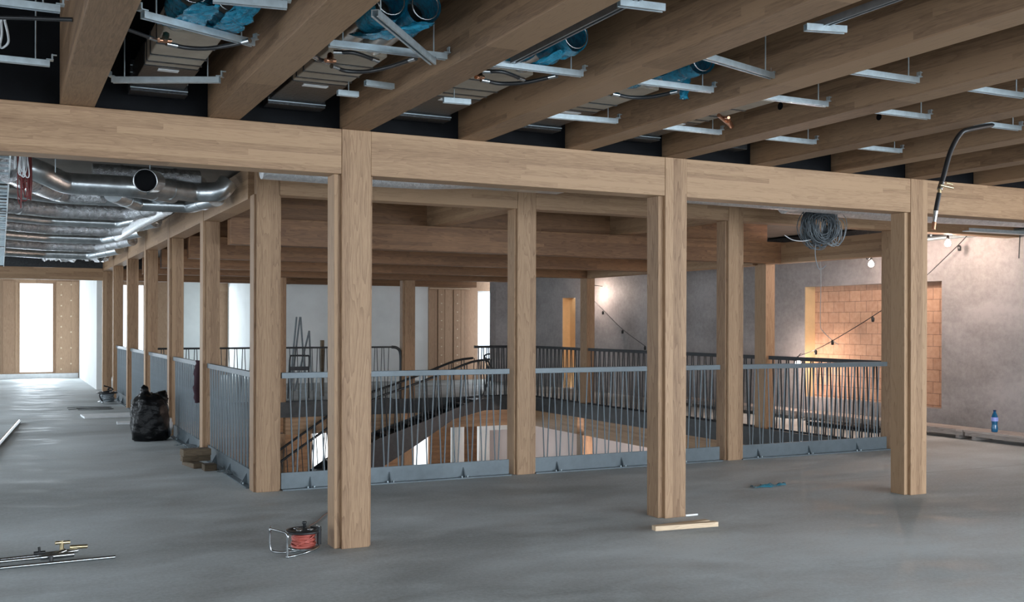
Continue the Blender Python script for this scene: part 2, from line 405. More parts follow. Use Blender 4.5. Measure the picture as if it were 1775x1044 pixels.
# far facade (wood panels with tall windows), left part at YF
def fx(px, y=YF): return P(px, 560, y=y).x
W1 = (fx(31), fx(95)); W2 = (fx(208), fx(252)); W3 = (fx(399), fx(424)); zb, zt = 0.12, 2.72
mb = MB(); xs = [-4.0, W1[0], W1[1], W2[0], W2[1], W3[0], W3[1], 7.8]
for i in range(0, len(xs), 2): mb.box(xs[i], xs[i + 1], YF, YF + 0.2, 0.0, ZC)
for a, b in (W1, W2, W3): mb.box(a, b, YF, YF + 0.2, 0.0, zb).box(a, b, YF, YF + 0.2, zt, ZC)
struct('wall_far', mb, WP)
for i, (a, b) in enumerate((W1, W2, W3)):
    mb = MB()
    for x0, x1, z0, z1 in ((a, a + 0.05, zb, zt), (b - 0.05, b, zb, zt), (a + .05, b - .05, zb, zb + 0.05), (a + .05, b - .05, zt - 0.05, zt)):
        mb.box(x0, x1, YF + 0.04, YF + 0.10, z0, z1)
    o = struct('window_%d' % (i + 1), mb, WP)
    MB().box(a + 0.05, b - 0.05, YF + 0.06, YF + 0.07, zb + 0.05, zt - 0.05).build('pane', GLASS, o)
struct('wall_white_patch', MB().box(fx(318), fx(352), YF - 0.06, YF - 0.001, 0.0, ZC), WHITE)
struct('baseboard_far', MB().box(-3.9, 2.0, YF - 0.05, YF - 0.002, 0.0, 0.13), FOAM)
struct('wall_partition', MB().box(2.02, 2.20, 26.2, YF - 0.06, 0.0, ZC), WHITE)
# back wall, right part, at y = 27
YB = 27.0
def bx_(px): return P(px, 560, y=YB).x
W4 = (bx_(828), bx_(864))
mb = MB().box(6.4, bx_(742), YB, YB + 0.2, -0.2, ZC).box(6.2, 6.4, YB, YF + 0.2, -0.2, ZC)
struct('wall_back', mb, WHITE)
mb = MB().box(bx_(742) + .001, W4[0], YB, YB + 0.2, -0.2, ZC).box(W4[1], 14.2, YB, YB + 0.2, -0.2, ZC).box(W4[0], W4[1], YB, YB + .2, -0.2, 0.5).box(W4[0], W4[1], YB, YB + .2, 2.5, ZC)
struct('wall_back_wood', mb, WP)
a, b = W4; mb = MB()
for x0, x1, z0, z1 in ((a, a + 0.04, .5, 2.5), (b - 0.04, b, .5, 2.5), (a + .04, b - .04, .5, .55), (a + .04, b - .04, 2.45, 2.5), (a + .04, b - .04, 1.28, 1.31)):
    mb.box(x0, x1, YB + 0.04, YB + 0.1, z0, z1)
o = struct('window_4', mb, WHITE); MB().box(a + 0.04, b - 0.04, YB + 0.065, YB + 0.075, 0.55, 2.45).build('pane', GLASS, o)
mb = MB().box(12.42, 14.2, 26.3, 26.35, -0.2, ZC); struct('wall_return', MB().box(14.0, 14.2, 26.35, YB, -0.2, ZC), CONC)
# pier at the right end of the far glazing
struct('wall_pier', MB().box(12.05, 12.41, 25.6, 26.0, 0.0, ZC), CONC)
# storey below
struct('floor_lower', MB().box(-4, 12.8, 5, 27, -3.8, -3.6), FLOOR)
struct('wall_lower_right', MB().box(XW, XT, 5, 27, -3.6, -0.62), WARMW)
struct('wall_lower_left', MB().box(-4.2, -4.0, 5, 27, -3.6, -0.2), WHITE)
struct('wall_lower_front', MB().box(-4.0, 12.42, 4.8, 5.0, -3.6, -0.2), WHITE)
mb = MB().box(-4.0, 12.42, YB - .2, YB, -3.6, -0.2)
struct('wall_lower_back', mb, WXB)

# ================================================================ COLUMNS
def col_front(x, y, z_neck, z_body, label, wx=0.21, d=0.20, group=None, taper=0.0, base=0.0, lp=0.045):
    """column of a row running along x: wide body carrying the beam and a face lamella running up between the beams"""
    t = thing('wooden_column', (x, y, base), label, 'column', group)
    w2 = wx / 2
    a, b, d0, d1 = -w2 - lp, w2 + 0.022, 0.035, d
    def tp(v, z): return v * (1.0 - taper * (1 - (z - base) / z_body))
    def slab(x0, x1, y0, y1, z0, z1):
        m = MB(); v = []
        for z in (z0, z1):
            for xx, yy in ((x0, y0), (x1, y0), (x1, y1), (x0, y1)): v.append((x + tp(xx, z), y + yy, z))
        m.add(v, [(0, 3, 2, 1), (4, 5, 6, 7), (0, 1, 5, 4), (1, 2, 6, 5), (2, 3, 7, 6), (3, 0, 4, 7)]); return m
    slab(a, b, d0, d1, base, z_body).build('post', WZ, t, bevel=0.004)
    m = slab(-w2, w2, 0.0, d0, base, z_neck)
    m.build('face_lamella', WZ, t, bevel=0.003)
    m2 = slab(-w2 + 0.012, w2 - 0.012, d0, d1 - 0.03, z_body, z_neck); m2.build('neck', WZ, t)
    return t
def col_side(x, y, z_neck, z_body, label, wy=0.21, d=0.19, flip=False, group=None, base=0.0):
    """same column turned a quarter: face lamella on the -x side (or +x when flip)"""
    t = thing('wooden_column', (x, y, base), label, 'column', group)
    s = -1 if not flip else 1
    def X(a, b): return (x + min(s * a, s * b), x + max(s * a, s * b))
    x0, x1 = X(-0.0, -(d - 0.035)); MB().box(x0, x1, y, y + wy + 0.045, base, z_body).build('post', WZ, t, bevel=0.004)
    x0, x1 = X(0.0, 0.035); MB().box(x0, x1, y + 0.022, y + wy + 0.0, base, z_neck).build('face_lamella', WZ, t, bevel=0.003)
    x0, x1 = X(0.0, -0.15); MB().box(x0, x1, y + 0.03, y + wy - 0.01, z_body, z_neck).build('neck', WZ, t)
    return t
ZA, ZAT = 2.597, 2.907
col_front(2.222, 7.0, ZAT, ZA, 'square oak column nearest the camera, right of the cable reel', taper=0.05)
col_front(4.903, 7.0, ZAT, ZA, 'square oak front column with loose battens lying at its foot', taper=0.05)
col_front(7.606, 7.0, ZAT, ZA, 'square oak front column furthest right, beside the hanging black hose', taper=0.05)
ZB, ZBT = 2.757, 3.06
YBB = 9.68
col_front(2.225, YBB, ZBT, ZB, 'oak corner column of the stairwell railing, front left', lp=0.02)
col_front(4.91, YBB, ZBT, ZB, 'oak column between the first and second front railing panels', lp=0.022)
col_front(7.615, YBB, ZBT, ZB, 'oak column between the second and third front railing panels', lp=0.022)
col_front(10.20, YBB, ZBT, ZB, 'oak corner column mostly hidden behind the furthest right front column', lp=0.022)
LY = [12.34, 15.0, 17.64, 20.25, 22.9, 25.4]
ll = ['oak column standing behind the stacked old timber blocks', 'oak column just right of the black rubbish bag', 'oak column rising directly behind the black rubbish bag',
      'slender looking oak column left of the rubbish bag, white sheets at its foot', 'oak column at the corridor with the far cable reel at its foot', 'last oak column of the corridor, beside the white partition wall']
for y, l in zip(LY, ll): col_side(2.125, y, ZBT - 0.02, 2.735, l)
# right side and back of the stairwell (they stand on columns of the storey below)
ZR = 2.46
rc = [(12.34, 'orange lit oak column on the right edge of the stairwell, before the wall opening'), (15.0, 'oak column on the right stairwell edge, hidden behind the column with the battens'),
      (17.64, 'oak column on the right stairwell edge with bright lamp glare beside it')]
for y, l in rc: col_side(10.415, y, 2.77, ZR, l, flip=True)
kc = [(4.905, 'oak column at the back of the stairwell, left of the leaning trestle poles'), (7.595, 'oak column at the back of the stairwell beside the rounded end of the dark railing'), (10.27, 'oak corner column at the back right of the stairwell')]
for x, l in kc: col_front(x, 20.3, 2.77, ZR, l)
for (x, y), l in zip([(4.905, 20.33), (7.595, 20.33), (10.3, 17.66), (10.3, 15.02), (10.3, 12.36)],
                     ['timber post in the storey below, left behind the lower handrails', 'timber post in the storey below beside the dark stair flight', 'timber post in the storey below left of the pale lit wall',
                      'timber post in the storey below in front of the pale lit wall', 'timber post in the storey below at the right stairwell edge']):
    tag(MB().box(x - 0.11, x + 0.11, y, y + 0.24, -3.6, -0.6).build('lower_post', WZ), l, 'post')

# ================================================================ BEAMS
def beam(x0, x1, y0, y1, z0, z1, mat, label, group=None):
    return tag(MB().box(x0, x1, y0, y1, z0, z1).build('wooden_beam', mat, bevel=0.004), label, 'beam', group)
necks = [(2.222 - .105, 2.222 + .105), (4.903 - .105, 4.903 + .105), (7.606 - .105, 7.606 + .105)]
gx = [-3.99] + [v for n in necks for v in n] + [12.41]
bl = ['front glulam beam running left from the column nearest the camera', 'front glulam beam between the nearest column and the column with battens',
      'front glulam beam between the column with battens and the furthest right front column', 'front glulam beam right of the furthest right column, hose hanging before it']
for i in range(4): beam(gx[2 * i] + 0.001, gx[2 * i + 1] - 0.001, 7.004, 7.2, ZA, ZAT, WX, bl[i])
bn = [2.225, 4.91, 7.615, 10.20]; bb = ['glulam beam over the first front railing panel', 'glulam beam over the second front railing panel', 'glulam beam over the third front railing panel, behind the cable coil']
for i in range(3): beam(bn[i] + .106, bn[i + 1] - .106, YBB + 0.004, YBB + 0.2, ZB, ZBT, WX, bb[i])
beam(bn[3] + .106, 12.40, YBB + 0.004, YBB + 0.2, ZB, ZBT, WX, 'glulam beam from the hidden corner column to the concrete wall')
ys = [YBB + 0.27] + LY
for i in range(6):
    y0 = ys[i] + (0.215 if i else 0.0); y1 = ys[i + 1] + 0.02
    beam(2.094, 2.30, y0, y1, 2.735, ZBT - 0.02, WY, 'glulam beam of the left colonnade, ' + ['nearest bay by the corner column', 'second bay from the corner column', 'third bay from the corner column', 'fourth bay from the corner column', 'fifth bay from the corner column', 'furthest bay by the corridor end'][i])
beam(-3.98, 2.09, 25.42, 25.62, 2.53, 2.80, WX, 'dark glulam beam crossing the corridor before the far window')
struct('ceiling_dark_filler', MB().box(-3.98, 6.4, 25.45, 25.6, 2.805, ZC - .002), BOXBLK)  # dark filler added to darken the bright gap above the beam
tag(MB().box(0.0, 0.0 + 2.02, 26.9, 27.0, 2.60, 2.66).build('ceiling_lit_strip', WNEW), 'thin pale strip standing in for a lit underside beyond the corridor cross beam', 'batten')  # pale strip, its colour stands in for light on the underside
# cross beams of the stairwell
for y, l in ((12.02, 'nearest of the cross beams over the stairwell'), (14.9, 'second of the cross beams over the stairwell'), (17.66, 'third of the cross beams over the stairwell'), (20.12, 'furthest of the cross beams over the stairwell')):
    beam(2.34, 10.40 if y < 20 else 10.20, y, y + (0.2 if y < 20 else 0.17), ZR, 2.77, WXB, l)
beam(10.24, 10.42, 12.62, 14.88, 2.46, 2.77, WY, 'edge beam on the right side of the stairwell ceiling, first bay')
beam(10.24, 10.42, 15.28, 17.6, 2.46, 2.77, WY, 'edge beam on the right side of the stairwell ceiling, second bay')
beam(10.24, 10.42, 9.95, 11.98, 2.46, 2.76, WY, 'orange lit edge beam beside the hanging cable coil')
beam(4.80, 5.0, 9.95, 14.88, 2.775, 3.06, WY, 'lengthwise beam over the stairwell ending at the second cross beam')
beam(7.48, 7.68, 9.95, 14.88, 2.775, 3.06, WY, 'short lengthwise beam over the right half of the stairwell')
for y in (12.02, 14.9, 17.66): struct('ceiling_upstand', MB().box(2.34, 10.2, y + .22, y + .24, 2.775, ZC), WXB)
beam(6.45, 12.0, 26.76, 26.94, 2.585, 3.07, WXB, 'dark timber lintel above the white wall behind the stairwell')
beam(2.32, 6.4, 25.42, 25.62, 2.53, 2.80, WXB, 'dark timber beam before the far windows, right of the corridor')
# edge beams under the slab
beam(VX0 + 0.05, VX1 - .05, VY1 + 0.02, VY1 + 0.2, -0.62, -0.285, WX, 'timber beam under the back edge of the stairwell floor') if False else None
tag(MB().box(2.4, 4.79, VY1 + 0.0, VY1 + 0.2, -0.62, -0.285).box(5.02, 7.48, VY1, VY1 + .2, -0.62, -0.285).box(7.71, 10.15, VY1, VY1 + .2, -0.62, -0.285).build('floor_beam', WX, bevel=.004), 'timber beam under the back floor edge of the stairwell', 'beam')
tag(MB().box(10.2, 10.38, 10.0, 12.35, -0.60, -0.265).box(10.2, 10.38, 12.61, 15.01, -0.60, -0.265).box(10.2, 10.38, 15.27, 17.65, -0.60, -0.265).box(10.2, 10.38, 17.91, 20.2, -0.60, -0.265).build('floor_beam', WY, bevel=.004), 'timber beam under the right floor edge of the stairwell', 'beam')

# ================================================================ JOISTS, per bay fittings
JX0, JP, JW = 0.326, 0.8945, 0.20
NJ = 14
jl = ['first', 'second', 'third', 'fourth', 'fifth', 'sixth', 'seventh', 'eighth', 'ninth', 'tenth', 'eleventh', 'twelfth', 'thirteenth', 'fourteenth']
JOISTS = []
for k in range(NJ):
    x = JX0 + JP * k
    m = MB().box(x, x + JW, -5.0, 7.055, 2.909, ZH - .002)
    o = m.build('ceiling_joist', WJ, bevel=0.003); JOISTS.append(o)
    tag(o, 'deep timber ceiling joist, %s from the left edge of the photo' % jl[k], 'joist', 'ceiling joists above the front beam')
# drilled holes (dark round openings with rim) on some joists
def hole(k, y, z, r):
    x = JX0 + JP * k
    M_ = Matrix.Translation((x - 0.004, y, z)) @ Matrix.Rotation(PI / 2, 4, 'Y')
    n = 20; v = [M_ @ Vector((r * math.cos(2 * PI * i / n), r * math.sin(2 * PI * i / n), 0.0)) for i in range(n)]
    v2 = [p + Vector((0.003, 0, 0)) for p in v]
    m = MB(); m.add(v + v2, [tuple(range(n)), tuple(reversed(range(n, 2 * n)))] + [(i, (i + 1) % n, (i + 1) % n + n, i + n) for i in range(n)])
    return m
for k, px, py, r, l in ((6, 1487, 145, 0.035, 'dark drilled hole in a joist right of a zinc channel, upper right'), (5, 1353, 184, 0.032, 'dark drilled hole in a joist just below a zinc channel'), (6, 1524, 203, 0.03, 'small dark drilled hole in a joist under a short zinc channel'), (5, 1660, 18, 0.02, 'small dark drilled hole near the upper right edge of the photo')):
    p = P(px, py, x=JX0 + JP * k)
    if 2.95 < p.z < 3.7: hole(k, p.y, p.z, r * .8).build('drilled_hole', BLACKB, JOISTS[k])['label'] = l

# C channels hung across the bays
ZRl = 2.957
def channel(x0, y0, x1, y1, label, rods=2, clips=(0, 1), z=ZRl, group='zinc mounting channels hung between the joists', mat=None):
    a = Vector((x0, y0, z)); b = Vector((x1, y1, z)); L = (b - a).length; c = (a + b) / 2
    t = thing('mounting_channel', c, label, 'channel', group)
    ang = math.atan2(b.y - a.y, b.x - a.x)
    M_ = Matrix.Translation(c) @ Matrix.Rotation(ang, 4, 'Z')
    m = MB(); h = L / 2; w_ = 0.0175
    m.box(-h, h, -w_, w_, 0.016, 0.020, M_).box(-h, h, -w_, -w_ + 0.003, -0.012, 0.016, M_).box(-h, h, w_ - 0.003, w_, -0.012, 0.016, M_)
    m.box(-h, h, -w_ + .003, -w_ + 0.010, -0.012, -0.009, M_).box(-h, h, w_ - 0.010, w_ - .003, -0.012, -0.009, M_)
    m.build('rail', mat or ZINC, t)
    for i in range(rods):
        xx = (-h + 0.07) if i == 0 else h - 0.07
        p = M_ @ Vector((xx, 0, 0.0))
        MB().tube([p + Vector((0, 0, -0.006)), Vector((p.x, p.y, ZH - .01 if True else 3.3))], 0.004, 6).build('threaded_rod', ZINC, t)
    for e in clips:
        s = -1 if e == 0 else 1
        mm = MB().box(s * h - 0.018, s * h + 0.018, -0.022, 0.022, 0.021, 0.026, M_).box(s * h - 0.004 + s * .012, s * h + 0.004 + s * .012, -0.014, 0.014, 0.026, 0.055, M_).box(s * h + s * .012, s * h + s * 0.035, -0.006, 0.006, 0.050, 0.055, M_)
        mm.build('clip', ZINC, t)
    return t
def bay(k): return JX0 + JP * k + JW, JX0 + JP * (k + 1)
ordl = {-1: 'left edge bay', 0: 'bay with the first blue wrapped duct', 1: 'bay with the second blue wrapped duct', 2: 'bay with the third blue wrapped duct', 3: 'bay with the fourth blue wrapped duct', 4: 'bay holding the copper valve', 5: 'bay right of the copper valve', 6: 'bay from which the big black hose hangs', 7: 'bay right of the big black hose'}
rows = {5.08: 'middle row', 6.17: 'row nearest the front beam', 4.35: 'upper row'}
for k, r in ((-1, 5.08), (-1, 6.17), (0, 6.17), (0, 5.08), (1, 5.08), (2, 5.08), (3, 5.08), (3, 6.17), (4, 4.35), (4, 5.08), (4, 6.17), (5, 4.35), (5, 5.08), (5, 6.17), (6, 5.08), (6, 6.17)):
    a, b = bay(k)
    sk = {(0, 5.08): 0.22, (0, 6.17): -0.26, (1, 5.08): -0.02, (3, 6.17): -0.04}.get((k, r), 0.0)
    e = {(1, 5.08): 0.07}.get((k, r), 0.0)
    if (k, r) == (0, 5.08): ya, yb = 5.0, 5.26
    elif (k, r) == (0, 6.17): ya, yb = 6.42, 6.14
    else: ya, yb = r - sk / 2, r + sk / 2
    channel(a + 0.05, ya, b - 0.09 + e, yb, 'zinc mounting channel, %s, %s' % (rows[r], ordl[k]))
channel(1.475, 4.39, 2.02, 5.07, 'zinc mounting channel lying diagonally over the second blue wrapped duct', rods=1, clips=(1,), z=2.922)
channel(0.82, 4.62, 1.13, 4.57, 'short end of a zinc channel at the top of the photo, left', clips=(1,), rods=1)
channel(3.255, 4.44, 3.90, 4.64, 'zinc mounting channel slanting right above the fourth blue wrapped duct', clips=(1,))
channel(1.90, 5.83, 2.08, 5.85, 'very short zinc channel stub by the third joist, upper', clips=(), rods=0)
channel(1.83, 6.15, 1.96, 6.15, 'very short zinc channel stub by the third joist, lower', clips=(), rods=1)
channel(2.485, 6.06, 2.66, 6.04, 'short zinc channel stub above the third grille box', clips=(), rods=1)
# crossing pairs with a long channel running between the joists
channel(2.40, 3.86, 2.62, 3.84, 'short zinc channel under the long dark channel, top centre', clips=(), rods=0, z=2.95)
channel(2.475, 3.2, 2.475, 5.05, 'long dark steel channel running along the third bay, ending above the blue duct', clips=(), rods=1, z=2.975, mat=RAILD)
channel(3.38, 3.79, 3.58, 3.74, 'short zinc channel under the long dark channel, top right', clips=(), rods=0, z=2.95)
channel(3.475, 2.9, 3.475, 3.85, 'long dark steel channel leaving the photo at the top right', clips=(), rods=0, z=2.975, mat=RAILD)

# duct boxes in the bays
def duct(k, label, x0, x1, yend=6.93, y0=5.45, brown=6.28, pipes=True, circ=(4.75, 4.65)):
    t = thing('ventilation_duct', ((x0 + x1) / 2, yend, 3.03), label, 'duct', 'flat ventilation ducts between the joists')
    MB().box(x0, x1, y0, brown, 3.035, 3.16).build('liner_box', CARD, t, bevel=0.006)
    MB().box(x0 - 0.006, x1 + 0.006, brown - 0.02, yend - 0.1, 3.03, 3.165).build('foil_box', BOXBLK, t, bevel=0.006)
    g = MB().box(x0 - 0.02, x1 + 0.03, yend - 0.1, yend + 0.04, 3.0, 3.19).build('grille_box', BOXBLK, t, bevel=0.004)
    m = MB()
    for i in range(4): m.tube([(x0 - 0.02, yend - 0.105, 3.02 + i * .045), (x1 + 0.03, yend - .105, 3.02 + i * .045)], 0.004, 6)
    m.build('grille_bar', ZINC, g)
    lb = MB().box(x0 + 0.08, x1 - 0.1, brown + 0.03, brown + 0.08, 3.026, 3.031).build('paper_label', FOAM, t)
    # straps around the liner
    for yy in (5.75, 6.0, 6.16): MB().box(x0 - .004, x1 + .004, yy, yy + 0.02, 3.031, 3.162).build('strap', BOXBLK, t)
    if pipes:
        xm = (x0 + x1) / 2; r = 0.062
        for i, s in enumerate((-1, 1)):
            cx = xm + s * 0.088
            MB().tube([(cx, y0 + 0.02, 3.10), (cx, circ[i] + 0.2, 3.10)], r, 20, cap=False).build('round_pipe', GALV, t)
        rng = random.Random(k * 7 + 3)
        m = MB()
        for i, s in enumerate((-1, 1)):
            cx = xm + s * 0.088; pts = []; rr = []
            for q in range(9):
                yy = circ[i] + 0.32 * q / 8; pts.append((cx + rng.uniform(-.006, .006), yy, 3.10 + rng.uniform(-.01, .003))); rr.append(r + 0.012 + rng.uniform(0, .014) + (0.006 if q == 0 else 0))
            m.tube(pts, rr, 18, cap=False)
        fo = m.build('plastic_film', BLUEF, t)
        for i, s in enumerate((-1, 1)):
            cx = xm + s * 0.088; n = 20; m = MB()
            m.tube([(cx + (r + .006) * math.cos(2 * PI * q / n), circ[i], 3.10 + (r + .006) * math.sin(2 * PI * q / n)) for q in range(n)], 0.004, 6, closed=True)
            m.build('pipe_rim', CHROME, t)
    return t
nm = ['first', 'second', 'third', 'fourth']
for k, (x0, x1) in enumerate([(0.735, 1.03), (1.585, 1.92), (2.49, 2.83), (3.40, 3.72)]):
    a = {0: (4.95, 5.0), 1: (4.72, 4.72), 2: (4.95, 4.85), 3: (5.15, 4.95)}[k]
    duct(k, 'flat duct with blue wrapped pipe ends, %s from the left between the joists' % nm[k], x0, x1, circ=a, y0=5.5)
duct(4, 'flat dark duct box without blue film, left of the copper valve', 4.30, 4.60, pipes=False)
tag(MB().box(5.2, 5.5, 6.85, 7.03, 3.0, 3.14).build('duct_outlet', BOXBLK, bevel=.004), 'small dark duct outlet on the black board right of the ducts', 'outlet')
# blue film hanging rag, films spilling
def rag(pts, wdt, seed, name='plastic_film', seg=10, mat=BLUEF):
    rng = random.Random(seed); pts = smooth_path(pts, 5); m = MB(); v = []; n = seg
    for i, p in enumerate(pts):
        for k in range(n):
            a = 2 * PI * k / n; r = wdt * (0.55 + 0.45 * rng.random()) * (1 - 0.35 * i / len(pts))
            v.append(Vector(p) + Vector((math.cos(a) * r, math.sin(a) * r * 0.6, rng.uniform(-.006, .006))))
    f = [(i * n + k, i * n + (k + 1) % n, (i + 1) * n + (k + 1) % n, (i + 1) * n + k) for i in range(len(pts) - 1) for k in range(n)]
    f += [tuple(range(n)), tuple(reversed(range((len(pts) - 1) * n, len(pts) * n)))]
    m.add(v, f, True); return m
tag(rag([P(1190, 118, z=3.06), P(1188, 140, y=5.35), P(1187, 158, y=5.35), P(1186, 171, y=5.35)], 0.05, 3).build('plastic_film', BLUEF), 'blue plastic film hanging down from the fourth wrapped duct', 'film')
tag(rag([(0.76, 5.36, 3.04), (0.78, 5.22, 2.99), (0.80, 5.05, 2.98), (0.84, 4.85, 3.0)], 0.11, 5, seg=16).build('plastic_film', BLUEF), 'crumpled blue plastic film under the first wrapped duct, left wad', 'film')
tag(rag([(0.97, 5.34, 3.05), (0.98, 5.2, 2.99), (0.99, 5.0, 2.98), (1.02, 4.8, 3.02)], 0.10, 6, seg=16).build('plastic_film', BLUEF), 'crumpled blue plastic film under the first wrapped duct, right wad', 'film')
tag(rag([(1.66, 5.15, 3.04), (1.68, 4.98, 2.99), (1.76, 4.82, 2.99), (1.86, 4.78, 3.03)], 0.09, 8, seg=14).build('plastic_film', BLUEF), 'crumpled blue plastic film spilling from the second wrapped duct', 'film')
tag(rag([(2.58, 5.35, 3.03), (2.6, 5.2, 2.99), (2.66, 5.05, 2.99), (2.72, 4.92, 3.03)], 0.075, 9, seg=14).build('plastic_film', BLUEF), 'blue plastic film bunched on the third wrapped duct', 'film')

# black hoses with copper valves
def hose(pts, r, label, valve=None, ends=True):
    t = thing('rubber_hose', pts[0], label, 'hose', None)
    MB().tube(smooth_path(pts, 8), r, 10).build('tube', RUBBER, t)
    if ends:
        for a, b in ((pts[0], pts[1]), (pts[-1], pts[-2])):
            a, b = Vector(a), Vector(b); d = (b - a).normalized()
            MB().tube([a - d * 0.035, a + d * 0.02], r * 1.15, 10).build('ferrule', CHROME, t)
    if valve is not None:
        c = Vector(valve); m = MB(); s = 0.8
        for i in range(4):
            o_ = c + Vector((0.004 * i, 0.016 * i, 0.012 * i)) * s
            m.lathe([(0.0, -.010), (.017, -.010), (.017, .010), (0.009, .012), (.009, .0125), (0, .0125)], 6, Matrix.Translation(o_) @ Matrix.Rotation(1.2, 4, 'X') @ Matrix.Rotation(0.5 * i, 4, 'Z'), False)
        m.tube([c + Vector((-.03, -.01, -.01)), c + Vector((.03, .02, .0))], 0.012, 8)
        m.build('copper_valve', COPPER, t)
    return t
zh = 2.95
def hp(l, z=zh): return [P(a, b, z=z) for a, b in l]
hose(hp([(300, 78), (325, 83), (360, 84), (400, 78), (425, 72)]), 0.011, 'black rubber hose crossing the first duct, right of its copper valve', P(286, 68, z=2.95))
hose(hp([(205, 45), (235, 56), (262, 66)]), 0.009, 'black rubber hose left of the copper valve on the first duct')
hose(hp([(582, 117), (600, 123), (635, 124), (675, 116), (714, 103)]), 0.012, 'black rubber hose sagging under the second duct', P(573, 103, z=2.95))
hose(hp([(545, 99), (562, 106)]), 0.010, 'short black rubber hose left of the valve on the second duct')
hose(hp([(590, 91), (615, 92), (648, 103)]), 0.011, 'black rubber hose loop behind the copper valve of the second duct')
hose(hp([(842, 140), (868, 145), (910, 143), (957, 133)]), 0.012, 'black rubber hose below the third blue wrapped duct', P(832, 132, z=2.95))
hose(hp([(847, 124), (872, 125), (902, 136)]), 0.011, 'black rubber hose loop above the copper valve of the third duct')
hose(hp([(1068, 164), (1095, 169), (1130, 168), (1168, 160)]), 0.012, 'black rubber hose below the fourth blue wrapped duct')
hose(hp([(0, 30), (40, 31), (90, 33), (126, 34)], 2.93), 0.010, 'straight black rubber hose at the top left edge of the photo', ends=False)
tag(MB().tube(smooth_path([P(2, 35, z=3.0), P(3, 60, z=3.0), P(0, 80, z=3.0), P(6, 82, z=3.0), P(15, 70, z=3.0), P(8, 34, z=3.0)], 5), 0.006, 6).build('cable_loop', WHITEC), 'pale cable loop hanging at the top left edge of the photo', 'cable')
yH = 5.0
big = [P(1730, 215, y=yH + .1)] + [P(a, b, y=yH) for a, b in ((1682, 224), (1664, 233), (1648, 262), (1637, 300), (1632, 318))]
t = hose(big, 0.0165, 'big black hose hanging from the joists before the front beam', None, False)
p1, p2 = P(1632, 318, y=yH), P(1629, 328, y=yH)
MB().tube([p1 - (p2 - p1) * .2, p2 + (p2 - p1) * .1], 0.018, 12).build('ferrule', CHROME, t)
MB().tube([P(1629, 328, y=yH), P(1628, 338, y=yH)], 0.012, 10).tube([P(1630, 321, y=yH - .03), P(1652, 326, y=yH - .05)], 0.0075, 8).tube([P(1640, 317, y=yH - .04), P(1651, 320, y=yH - .04)], 0.005, 8).build('side_valve', BRASS, t)
MB().tube([P(1628, 335, y=yH), P(1622, 366, y=yH)], 0.0155, 12).build('lower_sleeve', RUBBER, t)
MB().tube([P(1622, 366, y=yH), P(1619.5, 386, y=yH)], [0.0165, 0.010], 12).build('end_fitting', CHROME, t)
MB().tube([P(1619.5, 385, y=yH), P(1618, 398, y=yH)], 0.0135, 10).build('end_coupling', COPPER, t)
vp = P(1258, 207, x=5.02 - 0.45)
m = MB().tube([P(1246, 200, z=3.0), P(1266, 217, z=3.0)], 0.014, 8).tube([P(1252, 203, z=3.02), P(1263, 204, z=2.98)], 0.010, 8).tube([P(1262, 209, z=3.0), P(1268, 219, z=2.99)], 0.019, 8)
tag(m.build('copper_valve', COPPER), 'small copper valve sticking out between the right hand joists', 'valve')

